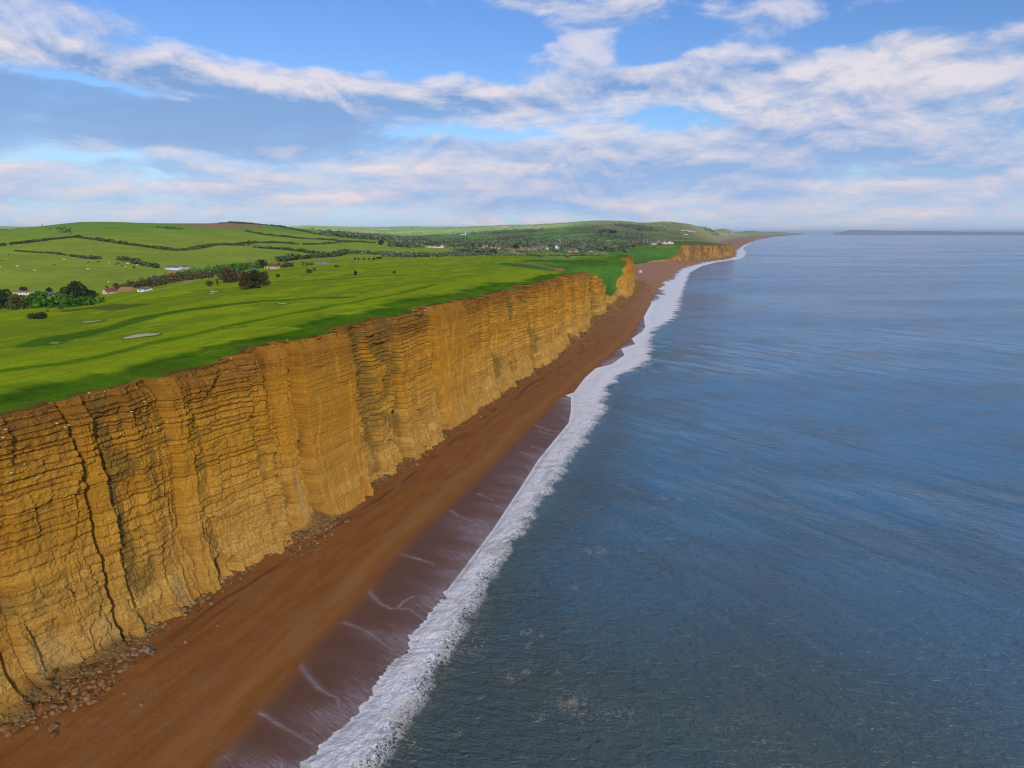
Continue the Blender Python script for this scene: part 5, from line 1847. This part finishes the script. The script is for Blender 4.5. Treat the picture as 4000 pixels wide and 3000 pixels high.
for mat, nm, lab, grp, pts in ((M['cowb'], 'cow', 'black cow grazing on the green hill pasture', 'black cattle on the hill pasture',
                                [(15, 488), (78, 435), (470, 528), (763, 504), (848, 500), (863, 495), (995, 520), (1014, 514), (1031, 510), (1070, 502), (1055, 532), (1155, 545), (1162, 549)]),
                               (M['coww'], 'cow', 'white cow grazing on the green hill pasture', 'white cattle on the hill pasture',
                                [(5, 545), (152, 538), (300, 573), (555, 479), (763, 562), (945, 512), (1084, 545), (1105, 514), (1186, 528), (938, 675)])):
    me = cow_mesh(mat, nm)
    for k, p in enumerate(pts):
        o = bpy.data.objects.new(nm, me)
        COL.objects.link(o)
        o.location = hit(*C1(*p))
        o.rotation_euler = (0, 0, rs.uniform(0, 6.28))
        o.scale = (1.0,) * 3
        tag(o, lab, 'cow', grp)

# ---- gulls on the ledges and along the crest
def gull_proto(flying):
    mb = MB()
    mb.tube([(-.30, 0, .20), (-.18, 0, .22), (0, 0, .23), (.14, 0, .26), (.20, 0, .33), (.25, 0, .37), (.30, 0, .37)], [.02, .075, .105, .095, .055, .05, .02], 10)
    body = mb.mesh('gull', M['feather'], True)
    wb = MB()
    if flying:
        for s in (-1, 1):
            P = [(.10, s * .06, .27), (.14, s * .35, .40), (-.02, s * .72, .34), (-.06, s * .70, .335), (-.06, s * .33, .385), (-.12, s * .06, .26)]
            i = len(wb.v)
            wb.v += P + [(p[0], p[1], p[2] + .018) for p in P]
            wb.f += [tuple(range(i, i + 6)), tuple(reversed(range(i + 6, i + 12)))] + [(i + k, i + 6 + k, i + 6 + (k + 1) % 6, i + (k + 1) % 6) for k in range(6)]
    else:
        for s in (-1, 1):
            wb.tube([(.10, s * .075, .25), (-.05, s * .095, .25), (-.30, s * .05, .21), (-.40, s * .01, .19)], [.03, .055, .035, .008], 6)
    wings = wb.mesh('wings', M['wing'], not flying)
    bb = MB(); bb.tube([(.29, 0, .37), (.36, 0, .355)], [.018, .006], 5)
    beak = bb.mesh('beak', M['beak'])
    lb = MB()
    for s in (-.035, .035):
        lb.tube([(.0, s, .16), (.01, s, 0)], [.008, .008], 4)
    legs = lb.mesh('legs', M['beak'])
    return body, wings, beak, legs


GP, GF = gull_proto(False), gull_proto(True)


def gull(x, y, z, fly, label, group):
    b_, w_, k_, l_ = GF if fly else GP
    o = bpy.data.objects.new('gull', b_); COL.objects.link(o)
    for me in (w_, k_) + (() if fly else (l_,)):
        c = bpy.data.objects.new(me.name.split('.')[0], me); COL.objects.link(c); c.parent = o
    D = math.hypot(x, y)
    o.location = (x, y, z)
    o.rotation_euler = (0, 0, rs.uniform(0, 6.28))
    o.scale = (.62 + D * .0007,) * 3
    tag(o, label, 'gull', group)


def G6(px, py): return px / 2.212, 1300 + py / 2.212
def G7(px, py): return 900 + px / 2.212, 1200 + py / 2.212
for fn, pts in ((G6, [(48, 850), (15, 917), (492, 798), (552, 826), (586, 812), (210, 1137), (98, 1223), (312, 1260), (322, 1261), (460, 1258), (1132, 690), (1240, 595), (1033, 880), (1440, 803), (1358, 830), (1268, 985), (1955, 350), (1960, 345), (2187, 347)]),
                (G7, [(196, 568), (367, 532), (238, 1152), (1395, 180), (1512, 165), (818, 370), (1137, 222)])):
    for p in pts:
        x, y, z = on_cliff(*fn(*p))
        x, y = x + B2[0] * .25, y + B2[1] * .25
        gull(x, y, z + .02, False, 'white gull perched on a ledge of the yellow cliff', 'gulls on the cliff ledges')
for fn, pts in ((G6, [(778, 600), (914, 580), (2001, 272)]), (G7, [(12, 493), (372, 406), (497, 353), (871, 241), (1583, 98)]), (lambda a, b: (1800 + a / 2.212, 950 + b / 2.212), [(180, 486), (178, 450)])):
    for p in pts:
        px, py = fn(*p)
        # the turf edge nearest to that spot
        x, y, z = hit(px, py)
        gull(x, y, z + .03, False, 'white gull standing on the turf edge at the cliff top', 'gulls standing along the cliff top')
for (p, off) in (((1580, 35), 3.0), ((1622, 65), 3.4), ((1680, 64), 2.6), ((1690, 50), 3.2)):
    px, py = G7(*p)
    d = ray(px, py)
    x, y, z = hit(px, py)
    f = 1 - off / math.hypot(x, y) * 2
    gull(x * f, y * f, CAM_H + (z - CAM_H) * f, True, 'white gull flying just above the cliff crest', 'gulls flying over the cliff crest')

# ---- boulders at the cliff foot
def rock_mesh(seed):
    rg = np.random.default_rng(seed)
    me = bpy.data.meshes.new('boulder')
    import bmesh
    bm = bmesh.new()
    bmesh.ops.create_icosphere(bm, subdivisions=3, radius=1.0)
    ax = rg.normal(size=(9, 3)); ax /= np.linalg.norm(ax, axis=1)[:, None]
    cut = rg.uniform(.55, .9, 9)
    sc = np.array([1.0, rg.uniform(.65, .95), rg.uniform(.5, .75)])
    for v in bm.verts:
        p = np.array(v.co)
        for a, c_ in zip(ax, cut):
            d = p @ a
            if d > c_:
                p = p - a * (d - c_) * .85
        p = p * (1 + .05 * math.sin(p[0] * 7 + seed) * math.cos(p[1] * 6))
        v.co = p * sc
    bm.to_mesh(me); bm.free()
    me.polygons.foreach_set('use_smooth', [False] * len(me.polygons))
    return me


def rock_mat(name, c0, c1):
    m, t, out = new_mat(name)
    tc = t.node('ShaderNodeTexCoord').outputs['Object']
    oi = t.node('ShaderNodeObjectInfo').outputs['Random']
    n = t.noise(tc, 1.6, 6, .7)
    c = t.mix(t.sm(t.add(t.mul(n, .6), t.mul(oi, .5)), .3, .8), c0, c1)
    principled(t, out, c, .95, .05, bump=n, bump_d=.25, bump_s=.8)
    return m


MR = rock_mat('fallen_sandstone', (.11, .055, .018), (.32, .19, .075))
MRG = rock_mat('wet_grey_rock', (.10, .085, .075), (.26, .22, .18))
RK = []
for k in range(10):
    me = rock_mesh(300 + k)
    me.materials.append(MR)
    RK.append(me)
RKG = []
for k in range(4):
    me = rock_mesh(340 + k)
    me.materials.append(MRG)
    RKG.append(me)


def ground_at(x, y):
    t_, b_ = tb(x, y)
    T1, B1 = np.array([t_]), np.array([b_])
    z = beach_z(T1, B1)
    a_, h_ = talus(T1)
    z = z + (T1 < 985) * np.minimum(a_, 4) * .32 * np.exp(-np.clip(B1 - Cb(T1), 0, 99) / (1.0 + a_ * .8))
    # the cliff's own foot
    zz = np.linspace(.2, 9, 45)
    cl = cliff_line(np.full(45, t_), zz) + cliff_disp(np.full(45, t_), zz, np.full(45, float(Zr(t_))))[0]
    ok = np.nonzero(cl > b_)[0]
    return max(float(z[0]), float(zz[ok[-1]]) if len(ok) else -9)


def seen_at(px, py):
    zc = 2.0
    for _ in range(4):
        g0 = atz(px, py, zc)
        T1, B1 = [np.array([v]) for v in tb(*g0)]
        a_, h_ = talus(T1)
        zc = float((beach_z(T1, B1) + np.minimum(a_, 4) * .32 * np.exp(-np.clip(B1 - Cb(T1), 0, 99) / (1.0 + a_ * .8)))[0])
    x1, y1, z1 = on_cliff(px, py)
    d = (CPX - px) ** 2 + (CPY - py) ** 2
    if d.min() < 60 and math.hypot(x1, y1) < math.hypot(*g0):
        return x1, y1, z1
    return float(g0[0]), float(g0[1]), zc


def polysample(P, n, rg):
    P = np.array(P)
    lo, hi = P.min(0), P.max(0)
    out = []
    while len(out) < n:
        q = rg.uniform(lo, hi)
        if inpoly(np.array([q[0]]), np.array([q[1]]), [tuple(p) for p in P])[0]:
            out.append(q)
    return out


def Ga(px, py): return px / 1.659, 2000 + py / 1.659
def Gb(px, py): return 800 + px / 3.687, 1900 + py / 3.687
zones = [(Ga, [(150, 1260), (330, 1150), (480, 1060), (640, 980), (800, 900), (880, 960), (820, 1060), (700, 1190), (520, 1290), (330, 1320), (160, 1370)], 150, .20, .52, 'rounded sandstone boulder in the big rockfall nearest the camera', 'boulders of the big near rockfall', RK),
         (Ga, [(210, 1040), (450, 990), (640, 980), (600, 1080), (350, 1150), (200, 1130)], 22, .25, .6, 'small pale stone on the earthy slope above the near rockfall', 'stones on the earthy slope', RK),
         (Ga, [(0, 1360), (80, 1370), (60, 1450), (0, 1470)], 8, .4, .8, 'sandstone boulder at the far left foot of the cliff', 'boulders at the left foot', RK),
         (Ga, [(840, 880), (1020, 850), (1000, 920), (860, 960)], 14, .3, .55, 'grey wet boulder between rockfall and clean cliff foot', 'grey boulders beside the rockfall', RKG),
         (Ga, [(1130, 640), (1240, 590), (1400, 560), (1440, 520), (1440, 560), (1300, 650), (1160, 700)], 14, .35, .75, 'boulder at the foot of the wall left of the sea cave', 'boulders left of the sea cave', RK),
         (Gb, [(1080, 830), (1250, 760), (1400, 560), (1560, 560), (1740, 660), (1740, 860), (1560, 960), (1400, 1000), (1220, 1050), (1120, 960)], 95, .20, .46, 'sandstone boulder in the fan shaped rockfall below the crack', 'boulders of the fan shaped rockfall', RK)]
rg = np.random.default_rng(55)
nrock = 0
for fn, P, n, s0, s1, lab, grp, lib in zones:
    for q in polysample(P, n, rg):
        px, py = fn(*q)
        x_, y_, zc = seen_at(px, py)
        g0 = (x_, y_)
        s_ = s0 + (s1 - s0) * rg.random() ** 2
        o = bpy.data.objects.new('boulder', lib[int(rg.integers(len(lib)))])
        COL.objects.link(o)
        o.location = (g0[0], g0[1], zc + s_ * .12)
        o.rotation_euler = tuple(rg.uniform(-.4, .4, 2)) + (rg.uniform(0, 6.28),)
        o.scale = (s_,) * 3
        tag(o, lab, 'boulder', grp)
        nrock += 1
for (px, py, s_, lab) in ((1250, 2850, 0, ''), ):
    pass
for (a, b_, s_, lab) in ((345, 1415, .75, 'dark boulder alone on the open beach at lower left'), (352, 1450, .6, 'pale boulder touching the lone dark one on the beach'), (915, 1240, .38, 'small lone stone out on the brown beach below the rockfall'),
                         (1410, 740, .42, 'lone stone on the beach below the sea cave'), (1205, 850, .4, 'flat stone on the beach right of the grey boulders'), (1130, 885, .35, 'little stone left of the flat one on the beach')):
    g0 = atz(*Ga(a, b_), 2.3)
    o = bpy.data.objects.new('boulder', RK[int(rg.integers(len(RK)))])
    COL.objects.link(o)
    o.location = (g0[0], g0[1], ground_at(*g0) + .08)
    o.scale = (s_,) * 3
    o.rotation_euler = (0, 0, rg.uniform(0, 6))
    tag(o, lab, 'boulder')
# strandline rubble all along the foot: too many to count
def rubble():
    V, Fq, base = [], [], 0
    lib = [np.array([tuple(v.co) for v in me.vertices]) for me in RK[:3]]
    import bmesh
    bm = bmesh.new(); bmesh.ops.create_icosphere(bm, subdivisions=1, radius=1.0)
    v0 = np.array([tuple(v.co) for v in bm.verts]); f0 = np.array([[v.index for v in f.verts] for f in bm.faces]); bm.free()
    r = np.random.default_rng(9)
    tt = np.concatenate([r.uniform(50, 76, 500), r.uniform(76, 112, 200), r.uniform(110, 124, 420), r.uniform(124, 200, 420), np.exp(r.uniform(math.log(200), math.log(900), 1900))])
    ta_, th2 = talus(tt)
    off = np.abs(r.normal(0, 1, len(tt))) * (.7 + ta_ * .55 + tt * .004) - .8
    bb_ = Cb(tt) + off + .3
    sz = (.10 + .22 * r.random(len(tt)) ** 2) * (1 + tt / 330)
    X_, Y_ = xy(tt, bb_)
    Z_ = beach_z(tt, bb_) + np.minimum(ta_, 4) * .32 * np.exp(-np.clip(bb_ - Cb(tt), 0, 99) / (1.0 + ta_ * .8))
    # more of it strewn over the earthy aprons
    t2 = np.concatenate([r.uniform(48, 74, 900), r.uniform(111, 124, 260), r.normal(600, 50, 200), r.normal(470, 30, 150)])
    a2, h2 = talus(t2)
    z2 = .3 + h2 * r.random(len(t2)) ** 1.3 * .95
    b2 = cliff_line(t2, z2) + cliff_disp(t2, z2, Zr(t2))[0]
    x2, y2 = xy(t2, b2)
    s2 = (.09 + .26 * r.random(len(t2)) ** 3) * (1 + t2 / 330)
    tt, sz = np.concatenate([tt, t2]), np.concatenate([sz, s2])
    X_, Y_, Z_ = np.concatenate([X_, x2]), np.concatenate([Y_, y2]), np.concatenate([Z_, z2])
    P = v0[None] * (1 + .35 * (r.random((len(tt), len(v0), 1)) - .5)) * (sz[:, None, None] * np.stack([r.uniform(.8, 1.5, len(tt)), r.uniform(.8, 1.3, len(tt)), r.uniform(.5, .8, len(tt))], -1)[:, None, :])
    P = P + np.stack([X_, Y_, Z_ + sz * .2], -1)[:, None, :]
    Fq = (f0[None] + (np.arange(len(tt)) * len(v0))[:, None, None]).reshape(-1, 3)
    m, t, out = new_mat('rubble_stone')
    g = t.node('ShaderNodeNewGeometry')
    c = t.mix(g.outputs['Random Per Island'], (.10, .060, .028), (.27, .18, .085))
    principled(t, out, c, .95, .05)
    o = mesh_np('rubble', P.reshape(-1, 3), Fq, m, smooth=False)
    tag(o, kind='stuff')


rubble()
build_haze()
